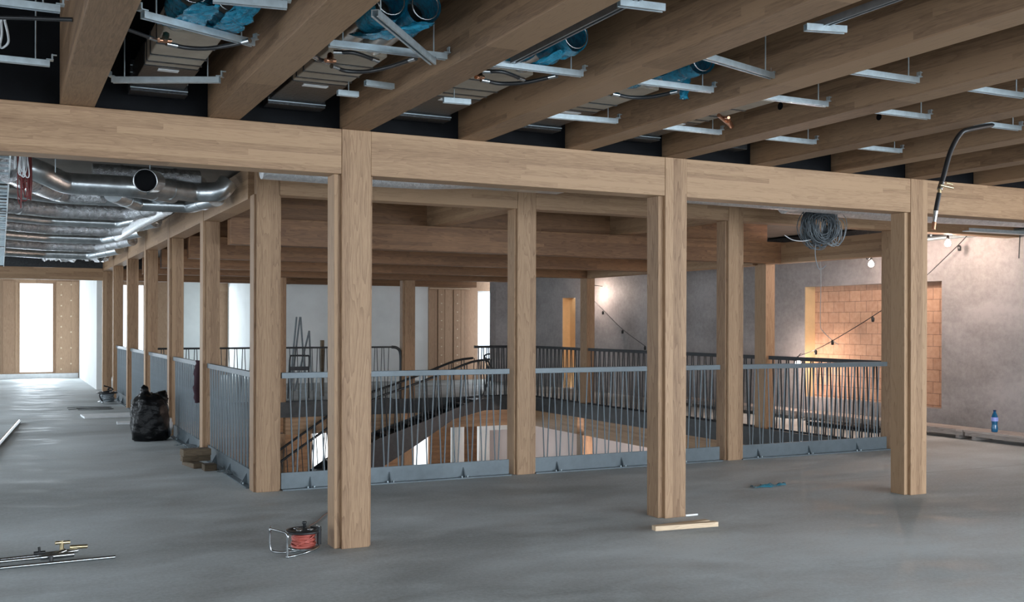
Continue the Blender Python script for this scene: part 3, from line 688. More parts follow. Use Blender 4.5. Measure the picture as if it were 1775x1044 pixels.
# ================================================================ RAILINGS
bar_cache = {}
def railing(axis, c, a, b, label, mat, zt=1.10, plate=True, side=-1, group=None, rail_h=0.055, rb=0.0075, pitch=0.15, dark_foot=False, flatrail=True, cache='n'):
    """zig-zag rod railing along axis from a to b at the cross coordinate c; side = outward direction of the foot flange"""
    def pt(u, v, z): return Vector((u, c + v, z)) if axis == 'x' else Vector((c + v, u, z))
    def bx(m, u0, u1, v0, v1, z0, z1):
        p, q = pt(u0, v0, z0), pt(u1, v1, z1)
        return m.box(min(p.x, q.x), max(p.x, q.x), min(p.y, q.y), max(p.y, q.y), z0, z1)
    t = thing('stairwell_railing', pt((a + b) / 2, 0, 0), label, 'railing', group)
    if flatrail: bx(MB(), a, b, -0.022, 0.022, zt - rail_h, zt).build('top_rail', mat, t, bevel=0.003)
    else: MB().tube([pt(a, 0, zt - .018), pt(b, 0, zt - .018)], 0.018, 10).build('top_rail', mat, t)
    zb_ = 0.16 if plate else 0.03
    if plate:
        bx(MB(), a, b, -0.012, 0.012, 0.012, zb_).build('kick_plate', mat, t)
        bx(MB(), a, b, min(0, side * 0.075), max(0, side * 0.075), 0.0, 0.012).build('foot_flange', mat, t)
        n = max(2, int(round((b - a) / 0.85)))
        for i in range(n):
            u = a + (b - a) * (i + 0.35) / n
            m = MB(); p = [pt(u - .005, side * .012, .012), pt(u - .005, side * .07, .012), pt(u - .005, side * .012, .11), pt(u + .005, side * .012, .012), pt(u + .005, side * .07, .012), pt(u + .005, side * .012, .11)]
            m.add(p, [(0, 1, 2), (3, 5, 4), (0, 3, 4, 1), (1, 4, 5, 2), (2, 5, 3, 0)]); m.build('gusset', mat, t)
            mm = MB()
            for du in (-0.03, 0.03):
                q = pt(u + du, side * .05, 0.012); mm.tube([q, q + Vector((0, 0, 0.014))], 0.009, 6)
            mm.build('anchor_bolt', ZINC, t)
    else:
        bx(MB(), a, b, -0.02, 0.02, 0.0, 0.035).build('bottom_rail', mat, t)
    n = int((b - a - 0.08) / pitch); off = a + ((b - a) - n * pitch) / 2
    def bar(u0, u1):
        key = (axis, mat.name, round(u1 - u0, 3), zt, plate)
        if key not in bar_cache:
            m = MB().tube([Vector((0, 0, zb_ - 0.01)), (Vector((u1 - u0, 0, 0)) if axis == 'x' else Vector((0, u1 - u0, 0))) + Vector((0, 0, zt - rail_h + 0.012 if flatrail else zt - .02))], rb, 6)
            o = m.build('rod', mat); bar_cache[key] = o; 
        else:
            o = bar_cache[key].copy(); COL.objects.link(o)
        o.parent = t; o.matrix_parent_inverse = Matrix.Identity(4); o.location = pt(u0, 0, 0) - t.location
    for i in range(n):
        u = off + pitch * (i + 0.5)
        bar(u - 0.018, u - pitch / 2 + 0.02); bar(u + 0.018, u + pitch / 2 - 0.02)
    return t
SB = STEELB
yr = 9.735
railing('x', yr, 2.362, 4.73, 'blue grey steel railing, first front panel right of the corner column', SB, group='blue grey steel rod railings')
railing('x', yr, 5.015, 7.42, 'blue grey steel railing, second front panel behind the column with battens', SB, group='blue grey steel rod railings')
railing('x', yr, 7.705, 10.01, 'blue grey steel railing, third front panel before the block filled opening', SB, group='blue grey steel rod railings')
ly = [9.95] + LY
for i in range(5):
    y0 = ly[i] + (0.26 if i else 0.0); y1 = ly[i + 1]
    railing('y', 2.16, y0, y1, 'blue grey steel railing of the left colonnade, ' + ['nearest panel by the corner column', 'panel behind the timber blocks', 'panel behind the rubbish bag', 'panel left of the rubbish bag', 'furthest panel'][i], SB, group='blue grey steel rod railings', plate=True, side=-1)
for (a, b), l in zip([(9.98, 12.30), (12.62, 14.98), (15.28, 17.62), (17.92, 20.1)], ['dark railing on the right stairwell edge, panel nearest the front', 'dark railing on the right stairwell edge, panel seen right of the battens column', 'dark railing on the right stairwell edge, panel left of the battens column', 'dark railing on the right stairwell edge, furthest panel beside the doorway']):
    railing('y', 10.3, a, b, l, STEELD, group='dark stairwell railings', plate=False, rb=0.011, pitch=0.17)
railing('x', 20.42, 2.5, 4.75, 'dark railing at the back of the stairwell, left panel', STEELD, plate=False, flatrail=False, group='dark stairwell railings')
t = railing('x', 20.42, 5.05, 7.25, 'dark railing at the back of the stairwell, middle panel with rounded end', STEELD, plate=False, flatrail=False, group='dark stairwell railings')
MB().tube(smooth_path([(7.24, 20.42, 1.082), (7.36, 20.42, 1.06), (7.43, 20.42, 0.95), (7.44, 20.42, 0.6), (7.44, 20.42, 0.0)], 6), 0.03, 10).build('rounded_end_post', STEELD, t)
railing('x', 20.42, 9.1, 10.1, 'dark railing at the back of the stairwell, right panel before the far window', STEELD, plate=False, group='dark stairwell railings', rb=0.014, pitch=0.12)

# ================================================================ STAIR
t = thing('steel_stair', (8.0, 19.9, 0), 'dark steel stair going down to the left into the stairwell', 'stair')
PR = [(8.75, 0.0), (7.6, -0.40), (6.6, -0.72), (5.8, -1.15), (5.0, -1.67), (2.55, -3.3)]
def tz(x):
    if x >= PR[0][0]: return 0.0
    for (xa, za), (xb, zb2) in zip(PR, PR[1:]):
        if x >= xb: return za + (zb2 - za) * (xa - x) / (xa - xb)
    return PR[-1][1]
poly = [(9.05, 0.03), (8.75, 0.03)] + [(x, z + 0.03) for x, z in PR[1:]] + [(2.55, -3.6), (2.95, -3.6), (5.1, -2.2), (6.5, -1.35), (7.45, -0.82), (8.2, -0.36), (8.9, -0.2), (9.05, -0.2)]
MB().prism(poly, 'y', 19.42, 19.44).build('string', STEELD, t)
MB().prism(poly, 'y', 20.24, 20.26).build('string', STEELD, t)
und = [(3.0, -3.52), (5.1, -2.13), (6.5, -1.28), (7.45, -0.76), (8.2, -0.31), (8.95, -0.16)]
v = []
for yy in (19.44, 20.24): v += [(x, yy, z) for x, z in und]
MB().add(v, [(i, i + 1, i + 7, i + 6) for i in range(5)]).build('soffit_sheet', STEELD, t)
MB().box(8.75, 9.05, 19.44, 20.24, -0.04, 0.0).build('landing', STEELD, t)
x = 8.75
while x > 2.8:
    MB().box(x - 0.29, x, 19.44, 20.24, tz(x - 0.2) - 0.03, tz(x - 0.2)).build('tread', STEELD, t); x -= 0.27
for yy in (19.43, 20.25):
    xs = [9.0, 8.6, 8.1, 7.6, 7.1, 6.6, 6.2, 5.8, 5.4, 5.0, 4.2, 3.4, 2.6]
    MB().tube(smooth_path([(x, yy, tz(x) + .84) for x in xs], 3), 0.024, 8).build('handrail', STEELD, t)
    for i in range(44):
        x = 8.98 - i * 0.145
        MB().tube([(x, yy, tz(x) + .01), (x - (0.05 if i % 2 else -0.05), yy, tz(x) + 0.84)], 0.009, 5).build('baluster', STEELD, t)
for dz in (0, 0.10, 0.2):
    MB().tube(smooth_path([(9.0, 19.40, 0.95), (8.88, 19.40, 0.9), (9.06 - dz, 19.40, 0.6), (8.88, 19.40, 0.2), (8.8, 19.40, 0.02)], 6), 0.016, 8).build('bent_bar', STEELD, t)
# ================================================================ things at the back
# trestle poles leaning at the white wall
m = thing('folding_trestle', P(505, 660, y=22.0), 'grey folding trestle poles leaning against the white wall', 'trestle')
for (a, b, c, d) in ((502, 685, 514, 550), (504, 690, 520, 550), (530, 640, 521, 550), (511, 640, 536, 574), (541, 600, 536, 574)):
    q_ = P(a, b, y=24.0); q_.z = 0.0
    MB().tube([q_, P(c, d, y=24.5)], 0.022, 8).build('pole', GREYC, m)
up0 = lambda p: Vector((p.x, p.y, 0.0))
m = thing('stacking_chair', P(520, 690, y=21.6), 'dark tubular frame chair standing behind the back railing', 'chair')
y_ = 21.5
MB().tube(smooth_path([up0(P(499, 680, y=y_)), P(501, 650, y=y_), P(503, 620, y=y_), P(508, 617, y=y_), P(530, 617, y=y_), P(536, 620, y=y_), P(535, 650, y=y_), up0(P(535, 680, y=y_))], 4), 0.018, 8).build('frame', STEELD, m)
p, q = P(502, 636, y=y_), P(534, 642, y=y_)
MB().box(p.x, q.x, y_ - .02, y_ + .02, q.z, p.z).build('backrest', STEELD, m)
tag(MB().box(P(556, 600, y=22).x, P(561, 600, y=22).x, 21.95, 22.05, 0.0, P(560, 590, y=22).z).build('leaning_plank', WOLD), 'dark narrow plank standing upright behind the back railing', 'plank')
# wood panel strips with plugs at the far right back
for i, (a, b) in enumerate(((742, 757), (758, 769), (770, 784), (785, 797), (798, 811))):
    x0, x1 = bx_(a), bx_(b)
    o = MB().box(x0, x1, YB - 0.05 - 0.02 * (i % 2), YB - 0.002, 0.0, 2.52).build('cladding_panel', WP, bevel=0.003)
    tag(o, 'brown wooden cladding panel on the back wall, %s from the left' % ['first', 'second', 'third', 'fourth', 'fifth'][i], 'panel', 'cladding panels on the back wall')
    if i in (1, 3):
        m = MB(); xm = (x0 + x1) / 2
        for j in range(10): m.box(xm - .02, xm + .02, YB - 0.062 - 0.02 * (i % 2), YB - 0.05 - .02 * (i % 2), 0.2 + j * .24, 0.23 + j * .24)
        m.build('plugs', DOT, o)
struct('trim_3', MB().box(bx_(742), bx_(812), YB - 0.12, YB - 0.08, 2.53, 2.56), WNEW)
# plugs on the far corridor facade
o = tag(MB().box(fx(97), fx(146), YF - 0.04, YF - 0.003, 0.14, 2.74).build('cladding_panel', WP, bevel=.003), 'wooden cladding panel with rows of pale plugs right of the corridor window', 'panel')
m = MB()
for px, n0, st in ((106, 9, 0.0), (123, 6, 0.15), (141, 9, 0.0)):
    for j in range(n0):
        xx = fx(px); zz = 0.25 + st + j * (0.30 if n0 == 9 else 0.45); m.tube([(xx, YF - 0.05, zz), (xx, YF - 0.039, zz)], 0.022, 8)
m.build('plugs', DOT, o)
tag(MB().box(fx(5), fx(25), YF - 0.04, YF - 0.003, 0.14, 2.74).build('cladding_panel', WP, bevel=.003), 'plain wooden cladding panel left of the corridor window', 'panel')
# storey below: window, white pillar and wall seen through the front railing
def lowbox(a, b, t_, b_, y, d, nm_, mat, l, c):
    p, q = P(a, t_, y=y), P(b, b_, y=y)
    return tag(MB().box(p.x, q.x, y, y + d, q.z, p.z).build(nm_, mat), l, c)
mb = MB(); p, q = P(540, 724, y=26.78), P(569, 812, y=26.78)
SKYW = emit('daylit_lower_pane', (0.9, 0.96, 1.0), 1.6)
o = struct('window_5', MB().box(p.x - .04, p.x, 26.72, 26.79, q.z, p.z).box(q.x, q.x + .04, 26.72, 26.79, q.z, p.z).box(p.x - .04, q.x + .04, 26.72, 26.79, p.z, p.z + .04), WP)
MB().box(p.x, q.x, 26.76, 26.78, q.z, p.z).build('pane', SKYW, o)
p, q = P(716, 745, y=25.5), P(742, 830, y=25.5)
o = struct('window_6', MB().box(p.x - .04, p.x, 25.5, 25.56, q.z, p.z).box(q.x, q.x + .04, 25.5, 25.56, q.z, p.z).box(p.x - .04, q.x + .04, 25.5, 25.56, p.z, p.z + .04), WP)
MB().box(p.x, q.x, 25.52, 25.54, q.z, p.z).build('pane', SKYW, o)
pc = P(793, 715, y=22.6)
tag(MB().lathe([(0.0, -3.6), (0.16, -3.6), (0.16, pc.z - .15), (0.16, pc.z), (0.0, pc.z)], 28, Matrix.Translation((pc.x, 22.6, 0))).build('white_pillar', WHITE), 'round white pillar in the storey below right of the stair', 'pillar')
p, q = P(830, 713, y=23.5), P(876, 745, y=23.5); p2 = P(849, 740, y=23.5)
tag(MB().box(p.x, q.x + .4, 23.5, 23.6, q.z, p.z).box(p.x, p2.x, 23.5, 23.6, -3.6, q.z).build('lower_partition', WHITE), 'white partition with a dark doorway in the storey below', 'partition')

# ================================================================ LEFT DUCTWORK
def spduct(pts, r, label, mat=GALV, bands=True, flat=1.0):
    t = thing('ceiling_duct', pts[0], label, 'duct', 'silver ducts under the corridor ceiling')
    # round off the bends
    P_ = [Vector(p) for p in pts]; out = [P_[0]]
    for i in range(1, len(P_) - 1):
        a, b, c = P_[i - 1], P_[i], P_[i + 1]
        l = min((a - b).length, (c - b).length, 2.2 * r) * 0.9
        s_, e_ = b + (a - b).normalized() * l * .5, b + (c - b).normalized() * l * .5
        for k in range(6):
            u = k / 5; out.append(s_ * (1 - u) ** 2 + b * 2 * u * (1 - u) + e_ * u * u)
    out.append(P_[-1])
    MB().tube(out, r, 20, cap=True, flat=flat).build('pipe', mat, t)
    if bands:
        for i in range(len(P_) - 1):
            a, b = P_[i], P_[i + 1]; L_ = (b - a).length
            n = int(L_ / 0.45)
            for k in range(1, n + 1):
                c = a.lerp(b, k / (n + 1)); d = (b - a).normalized() * 0.012
                MB().tube([c - d, c + d], r * 1.05, 20, flat=flat).build('joint_band', mat, t)
    return t
dl = ['nearest', 'second', 'third', 'fourth', 'fifth', 'sixth', 'seventh', 'eighth']
spec = [ # px y at x=120, radius, material
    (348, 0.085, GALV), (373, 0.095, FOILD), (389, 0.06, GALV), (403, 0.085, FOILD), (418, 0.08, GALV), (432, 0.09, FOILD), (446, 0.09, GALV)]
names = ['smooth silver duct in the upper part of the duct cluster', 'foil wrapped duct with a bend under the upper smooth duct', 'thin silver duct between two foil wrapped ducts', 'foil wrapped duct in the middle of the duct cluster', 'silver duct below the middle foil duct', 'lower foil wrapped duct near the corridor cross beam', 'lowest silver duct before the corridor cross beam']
for (py, r, mt), l in zip(spec, names):
    zc = 2.83 + (0.02 if mt is GALV else 0)
    y0 = P(120, py, z=zc - r * 0.6).y
    spduct([(-0.9, y0 - 1.0, zc), (0.28 + 0.02 * y0, y0, zc), (1.05 + 0.022 * y0, y0, zc), (1.05 + 0.022 * y0 + 0.42, y0 - 1.1, zc + .05)], r, l, mt)
zc = 2.80
spduct([P(20, 282, z=zc + .1), P(66, 296, z=zc + .05), P(112, 318, z=zc), P(232, 324, z=zc), P(300, 335, z=zc)], 0.095, 'large smooth silver duct right under the front beam, left of the open pipe')
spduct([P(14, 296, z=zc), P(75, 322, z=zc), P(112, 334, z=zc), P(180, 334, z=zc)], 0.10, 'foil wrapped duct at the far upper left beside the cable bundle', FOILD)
spduct([P(250, 322, z=zc + .02), P(340, 334, z=zc + .02), P(382, 333, z=zc + .02), P(396, 316, z=zc + .12)], 0.095, 'smooth silver duct ending in an elbow above the left colonnade beam')
spduct([P(196, 338, z=zc - .03), P(235, 354, z=zc - .03), P(330, 358, z=zc - .03), P(375, 346, z=zc - .02)], 0.085, 'large oval silver duct bulging below the open pipe', flat=0.8)
spduct([P(205, 410, z=2.8), P(245, 385, z=2.8), P(290, 362, z=2.8)], 0.07, 'bright foil wrapped duct slanting up to the left colonnade', FOIL, bands=False)
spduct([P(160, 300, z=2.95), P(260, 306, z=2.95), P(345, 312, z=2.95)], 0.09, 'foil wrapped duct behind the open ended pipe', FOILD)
# open ended pipe facing the camera
t = thing('open_pipe', P(250, 312, y=8.6), 'short round pipe with a black open end facing the camera', 'pipe')
c0 = P(252, 313, y=8.55); ax_ = Vector((-0.25, -1, -0.12)).normalized()
m = MB(); R0 = 0.088
q0 = c0; q1 = c0 - ax_ * 0.55
MB().tube([q0.lerp(q1, .5), Vector((q0.lerp(q1, .5).x, q0.lerp(q1, .5).y, ZC - .002))], 0.005, 6).build('hanger_rod', ZINC, t)
m.tube([q0, q0.lerp(q1, .1), q1], R0, 28, cap=False); m.tube([q0 + ax_ * .0, q0.lerp(q1, .1), q1], R0 - 0.006, 28, cap=False)
m.build('pipe', GALV, t); MB().tube([q0.lerp(q1, .10), q1], R0 - 0.008, 24).build('dark_inside', BLACKB, t)  # black plug stands in for the shade inside the open pipe
nrm = ax_.orthogonal().normalized(); b_ = ax_.cross(nrm)
MB().tube([q0 + nrm * math.cos(2 * PI * k / 28) * R0 + b_ * math.sin(2 * PI * k / 28) * R0 for k in range(28)], 0.005, 6, closed=True).build('rim', CHROME, t)
# foil duct running along the beam between the two colonnades
t = thing('foil_duct', (3, 8.5, 2.85), 'foil wrapped duct running above the first railing panel, seen under the front beam', 'duct')
MB().tube([(1.9, 8.5, 2.835), (2.6, 8.5, 2.83), (3.3, 8.5, 2.835), (3.75, 8.5, 2.87)], 0.105, 20).build('pipe', FOIL, t)
t = tag(MB().box(3.85, 5.0, 8.2, 9.2, 2.86, 3.04).build('flat_duct', GALV, bevel=.01), 'flat grey duct box above the second column of the railing', 'duct')
t = thing('foil_duct', (7, 8.5, 2.85), 'foil wrapped duct running right under the front beam above the third railing panel', 'duct')
MB().tube([(5.9, 8.6, 2.88), (7.3, 8.6, 2.87), (8.6, 8.6, 2.86), (10.2, 8.6, 2.88), (12.2, 8.6, 2.90)], 0.105, 20).build('pipe', FOIL, t)
t = thing('foil_duct', (10, 7.9, 2.85), 'crumpled foil wrapped duct above the concrete wall, right of the last front column', 'duct')
MB().tube([(7.9, 9.2, 2.93), (9.5, 9.2, 2.92), (10.8, 9.15, 2.93), (12.3, 9.2, 2.95)], 0.12, 20).build('pipe', FOIL, t)
t = thing('cable_tray', (11, 9.9, 2.78), 'perforated zinc cable tray running to the concrete wall under the foil duct', 'tray')
MB().box(10.5, 12.38, 8.9, 9.0, 2.70, 2.71).box(10.5, 12.38, 8.9, 8.905, 2.71, 2.74).build('tray', ZINC, t)
# dark services and conduit along the concrete wall top
tag(MB().box(12.05, 12.38, 9.3, 18.0, 2.93, 3.05).build('wall_duct', BOXBLK), 'dark duct along the top of the concrete wall', 'duct')
tag(MB().tube([(12.30, 9.5, 2.84), (12.30, 12, 2.84), (12.30, 14.4, 2.84)], 0.035, 10).build('wall_conduit', ZINC), 'grey conduit pipe fixed along the top of the concrete wall', 'conduit')
for x, y, l in ((2.9, 8.5, 'foil duct over the first railing panel'), (7.3, 8.6, 'foil duct over the third railing panel'), (9.5, 8.6, 'same foil duct nearer the wall')):
    tag(MB().tube([(x, y, 2.96), (x, y, ZC - .002)], 0.005, 6).build('hanger_rod', ZINC), 'thin rod holding the ' + l, 'rod')
# crumpled foil heap beyond the ducts
rng = random.Random(11)
t = thing('foil_heap', (1.0, 22.8, 2.8), 'crumpled loose foil hanging above the corridor cross beam', 'foil')
m = MB(); v = []; nx, ny = 26, 6
for i in range(nx):
    for j in range(ny):
        v.append((0.75 + i * 0.05, 22.6 + j * .12 + rng.uniform(-.03, .03), 2.86 + rng.uniform(-.07, .07)))
m.add(v, [(i * ny + j, (i + 1) * ny + j, (i + 1) * ny + j + 1, i * ny + j + 1) for i in range(nx - 1) for j in range(ny - 1)]); m.build('sheet', FOIL, t)
for xx in (0.9, 1.8): MB().tube([(xx, 22.9, 2.86), (xx, 22.9, ZC - .002)], 0.005, 6).build('hanger_rod', ZINC, t)
# cable tray ladder at the left edge
t = thing('cable_ladder', (-0.1, 14, 2.78), 'silver cable ladder under the ceiling at the left edge of the photo', 'cable ladder')
MB().box(0.055, 0.065, 7.4, 24.5, 2.74, 2.80).box(-0.37, -0.36, 7.4, 24.5, 2.74, 2.80).build('side_rail', ZINC, t)
for i in range(56): MB().box(-0.36, 0.055, 7.5 + i * 0.30, 7.525 + i * .30, 2.75, 2.765).build('rung', ZINC, t)
# cable bundle
def bundle(name, mat, label, cx, cy, zt, zbm, n, w_, seed, cat='cables', rr=0.004):
    rng = random.Random(seed); m = MB()
    for i in range(n):
        a = rng.uniform(-w_, w_); b = rng.uniform(-w_, w_); d = rng.uniform(0.6, 1.0) * (zt - zbm)
        pts = [(cx + a * .4, cy, zt), (cx + a, cy + b * .3, zt - d * .5), (cx + a + rng.uniform(-.03, .03), cy, zt - d), (cx + b, cy + .02, zt - d * .95), (cx + b, cy + .02, zt - d * .4), (cx + b * .4, cy + .02, zt)]
        m.tube(smooth_path(pts, 5), rr, 5)
    return tag(m.build(name, mat), label, cat)
c_ = P(26, 320, z=2.85)
bundle('cable_bundle', WHITEC, 'bundle of pale cables looping down at the upper left edge', 0.13, 8.2, 3.07, 2.56, 10, 0.035, 2)
bundle('cable_bundle', plain('dark_red_cable', (0.16, 0.02, 0.02), 0.5), 'bundle of red cables hanging behind the pale cables, upper left', 0.17, 9.2, 3.07, 2.50, 14, 0.05, 3)
# hangers
m = MB()
for px, py in ((96, 279),):
    p = P(px, py, z=2.95); 
t_ = tag(MB().tube([P(96, 299, y=8.6) + Vector((0, 0, 3.07 - P(96, 299, y=8.6).z)), P(96, 299, y=8.6)], 0.004, 6).build('hanger_rod', ZINC), 'thin rod hanging beside the large smooth duct', 'rod')

# ================================================================ RIGHT SIDE LAMPS, CABLES
def bulb(p, label, s=1.0):
    t = thing('site_bulb', p, label, 'lamp', 'bare lit bulbs of the site lighting')
    M_ = Matrix.Translation(p) @ Matrix.Scale(s, 4)
    MB().lathe([(0, -.05), (.02, -.047), (.036, -.03), (.04, -.01), (.034, .012), (.02, .03), (.014, .04), (0, .04)], 16, M_).build('glass_globe', BULB, t)
    MB().lathe([(0, .04), (.017, .04), (.02, .07), (.016, .10), (0, .10)], 12, M_).build('socket', RUBBER, t)
    return t
XL = 12.18
b1 = P(1510, 457, x=11.7); b2 = P(1643, 421, x=11.8); b3 = P(1383, 628, x=12.0); b4 = P(1017, 505, x=12.0); b5 = P(1577, 440, x=11.0)
bulb(b1, 'lit bare bulb hanging on a black cord before the block filled opening')
bulb(b2, 'lit bare bulb at the top of the concrete wall right of the last front column')
bulb(b3, 'lit bare bulb low at the third front railing panel')
bulb(b4, 'lit bare bulb glaring behind the column at the doorway')
bulb(b5, 'lit bare bulb hidden behind the last front column, lighting the corner column')
for b in (b2, b5):
    tag(MB().tube([b + Vector((0, 0, .1)), Vector((b.x, b.y, ZC - .005))], 0.007, 6).build('lamp_cord', RUBBER), 'black cord holding the bulb %s' % ('at the top of the concrete wall' if b is b2 else 'behind the last front column'), 'cord')
for b, l in ((b3, 'low bulb at the third railing panel'), (b4, 'glaring bulb by the doorway')):
    tag(MB().tube(smooth_path([b + Vector((0, 0, .09)), b + Vector((.06, 0, .14)), Vector((12.415, b.y + (.35 if b is b3 else 0), b.z + .12))], 4), 0.007, 6).build('lamp_cord', RUBBER), 'short black cord fixing the %s to the wall' % l, 'cord')
# unseen bulbs added to brighten the concrete wall and the storey below
for p in ((11.2, 5.4, 2.5), (11.2, 2.6, 2.5)):
    bulb(Vector(p), 'added unseen bulb brightening the concrete wall, outside the right edge')
    tag(MB().tube([Vector(p) + Vector((0, 0, .1)), Vector((p[0], p[1], ZH - .005))], 0.007, 6).build('lamp_cord', RUBBER), 'black cord of an added bulb outside the right edge', 'cord', 'cords of the added bulbs outside the right edge')
for p in ((11.3, 16.2, -1.35), (11.3, 12.5, -1.35), (8.8, 24.5, -1.3)):
    bulb(Vector(p), 'added unseen bulb brightening the storey below', 2.0 if p[0] > 11 else 1.0)
    tag(MB().tube([Vector(p) + Vector((0, 0, .1)), Vector((p[0], p[1], -.21))], 0.007, 6).build('lamp_cord', RUBBER), 'black cord of an added bulb in the storey below', 'cord', 'cords of the added bulbs in the storey below')
tag(MB().tube(smooth_path([P(1504, 380, x=11.7), P(1504, 410, x=11.7), P(1502, 448, x=11.7), b1 + Vector((0, 0, .1))], 5), 0.009, 6).build('lamp_cord', RUBBER), 'black cord holding the bulb before the block filled opening', 'cord')
def string(pts, label, socks):
    t = thing('light_string', pts[0], label, 'cable', 'black light string cables on the concrete wall')
    MB().tube(smooth_path(pts, 4), 0.007, 6).build('cable', RUBBER, t)
    for p in socks:
        MB().lathe([(0, -.06), (.022, -.055), (.026, 0), (.014, .02), (0, .025)], 10, Matrix.Translation(p)).build('socket', RUBBER, t)
xs_ = lambda *a: [P(u, v, x=XL) for u, v in a]
string(xs_((1383, 618), (1414, 606), (1443, 591), (1512, 549), (1575, 505), (1607, 477), (1662, 424), (1680, 404)), 'black light string rising from the low bulb across the block filled opening', xs_((1414, 609), (1443, 592), (1513, 552), (1663, 428)))
string(xs_((1026, 518), (1045, 537), (1079, 571), (1118, 600)), 'black light string sloping down the concrete wall left of the battens column', xs_((1045, 541), (1079, 574), (1118, 602)))
tag(MB().tube(smooth_path(xs_((1422, 440), (1423, 490), (1422, 560), (1427, 575), (1445, 592), (1453, 597)), 5), 0.006, 6).build('loose_cable', GREYC), 'thin grey cable hanging down across the block filled opening', 'cable')
tag(MB().tube([P(1768, 405, x=12.35), P(1766, 448, x=12.35)], 0.008, 6).build('loose_cable', RUBBER), 'short black cable end on the concrete wall at the right edge of the photo', 'cable')
tag(MB().tube([P(1614, 415, x=12.3), P(1614, 400, x=12.3)], 0.02, 6).build('wall_bracket', ZINC), 'small bracket at the top of the concrete wall beside the last front column', 'bracket')
# big coil of grey cable
t = thing('cable_coil', P(1428, 360, y=8.95), 'large tangled coil of grey cables hanging under the front beam', 'cable coil')
rng = random.Random(4); m = MB(); yy = 8.95
c = P(1421, 396, y=yy)
for i in range(62):
    rx = rng.uniform(0.10, 0.21); rz = rng.uniform(0.12, 0.235); ox = rng.uniform(-.05, .06); oz = rng.uniform(-.01, .07); oy = rng.uniform(-.07, .07); ph = rng.uniform(0, 6)
    pts = [c + Vector((ox + rx * math.cos(a) * (1 + .08 * math.sin(3 * a + ph)), oy + .03 * math.sin(a + ph), oz + rz * math.sin(a))) for a in [2 * PI * k / 22 for k in range(22)]]
    m.tube(pts, 0.0055, 5, closed=True)
m2 = MB()
for i in range(10):
    rx = rng.uniform(0.06, 0.11); ox = rng.uniform(0.14, 0.27); oz = rng.uniform(-.06, .04)
    pts = [c + Vector((ox + rx * 1.3 * math.cos(a), .02 * math.sin(a * 2 + i), oz + rx * 1.7 * math.sin(a))) for a in [2 * PI * k / 18 for k in range(18)]]
    m2.tube(pts, 0.0045, 5, closed=True)
m2.build('loose_loops', GREYC, t)
m.build('windings', plain('dark_grey_cable', (0.10, 0.12, 0.135), 0.45, 0, .3, 20), t)
MB().tube(smooth_path([P(1360, 408, y=yy), P(1374, 416, y=yy), P(1392, 418, y=yy), P(1412, 414, y=yy)], 5), 0.005, 6).build('loose_end', WHITEC, t)
MB().tube(smooth_path([P(1415, 412, y=yy), P(1413, 440, y=yy), P(1418, 464, y=yy), P(1425, 466, y=yy), P(1432, 460, y=yy)], 5), 0.005, 6).build('loose_end', GREYC, t)
MB().tube([P(1425, 378, y=yy), P(1425, 330, y=yy)], 0.006, 6).build('hanging_strap', GREYC, t)

# ================================================================ FLOOR THINGS
# bench of planks along the wall, bottle
def plank_bench(y0, y1, label):
    t = thing('plank_bench', (12.1, (y0 + y1) / 2, 0), label, 'bench', 'low plank ledges along the concrete wall')
    for i in range(2): MB().box(11.81 + i * .21, 12.01 + i * .21, y0, y1, 0.105, 0.135).build('plank', WPL, t, bevel=.003)
    MB().box(11.83, 11.87, y0 + .01, y1 - .01, 0.055, 0.105).build('edge_batten', WPL, t)
    n = max(2, int((y1 - y0) / 0.7))
    for i in range(n):
        yy = y0 + 0.1 + (y1 - y0 - .25) * i / (n - 1); MB().box(11.87, 12.2, yy, yy + 0.06, 0.0, 0.105).build('support', WPL, t)
plank_bench(6.0, 10.1, 'low plank ledge on the concrete wall under the blue bottle')
plank_bench(10.12, 13.4, 'low plank ledge beneath the block filled opening')
plank_bench(13.5, 17.5, 'low plank ledge behind the third front railing panel')
bp = P(1724, 747, x=11.95); bp.z = 0.135
t = thing('water_bottle', bp, 'blue plastic water bottle standing on the plank ledge', 'bottle')
Mb = Matrix.Translation(bp)
MB().lathe([(0, 0), (.036, 0), (.042, .012), (.043, .05), (.037, .09), (.036, .11), (.041, .14), (.043, .165), (.04, .20), (.026, .245), (.017, .262), (.016, .275), (0, .275)], 20, Mb).build('body', BLUEP, t)
MB().lathe([(.044, .145), (.0445, .15), (.0445, .195), (.042, .198)], 20, Mb).build('wrapper', plain('pale_violet_wrapper', (.3, .35, .75), .4, 0, .2, 30), t)
MB().lathe([(0, .275), (.019, .275), (.019, .295), (0, .295)], 14, Mb).build('cap', plain('dark_blue_cap', (.01, .04, .12), .4), t)
# dark bundle of bars by the wall behind the third panel
t = thing('bar_bundle', (11.5, 11.9, 0), 'dark stacked bars lying before the block filled opening', 'bars')
for i in range(6): MB().tube([(11.35 + .04 * (i % 3), 11.2, 0.02 + .035 * (i // 3)), (11.3 + .04 * (i % 3), 12.6, 0.02 + .035 * (i // 3))], 0.016, 6).build('bar', STEELD, t)
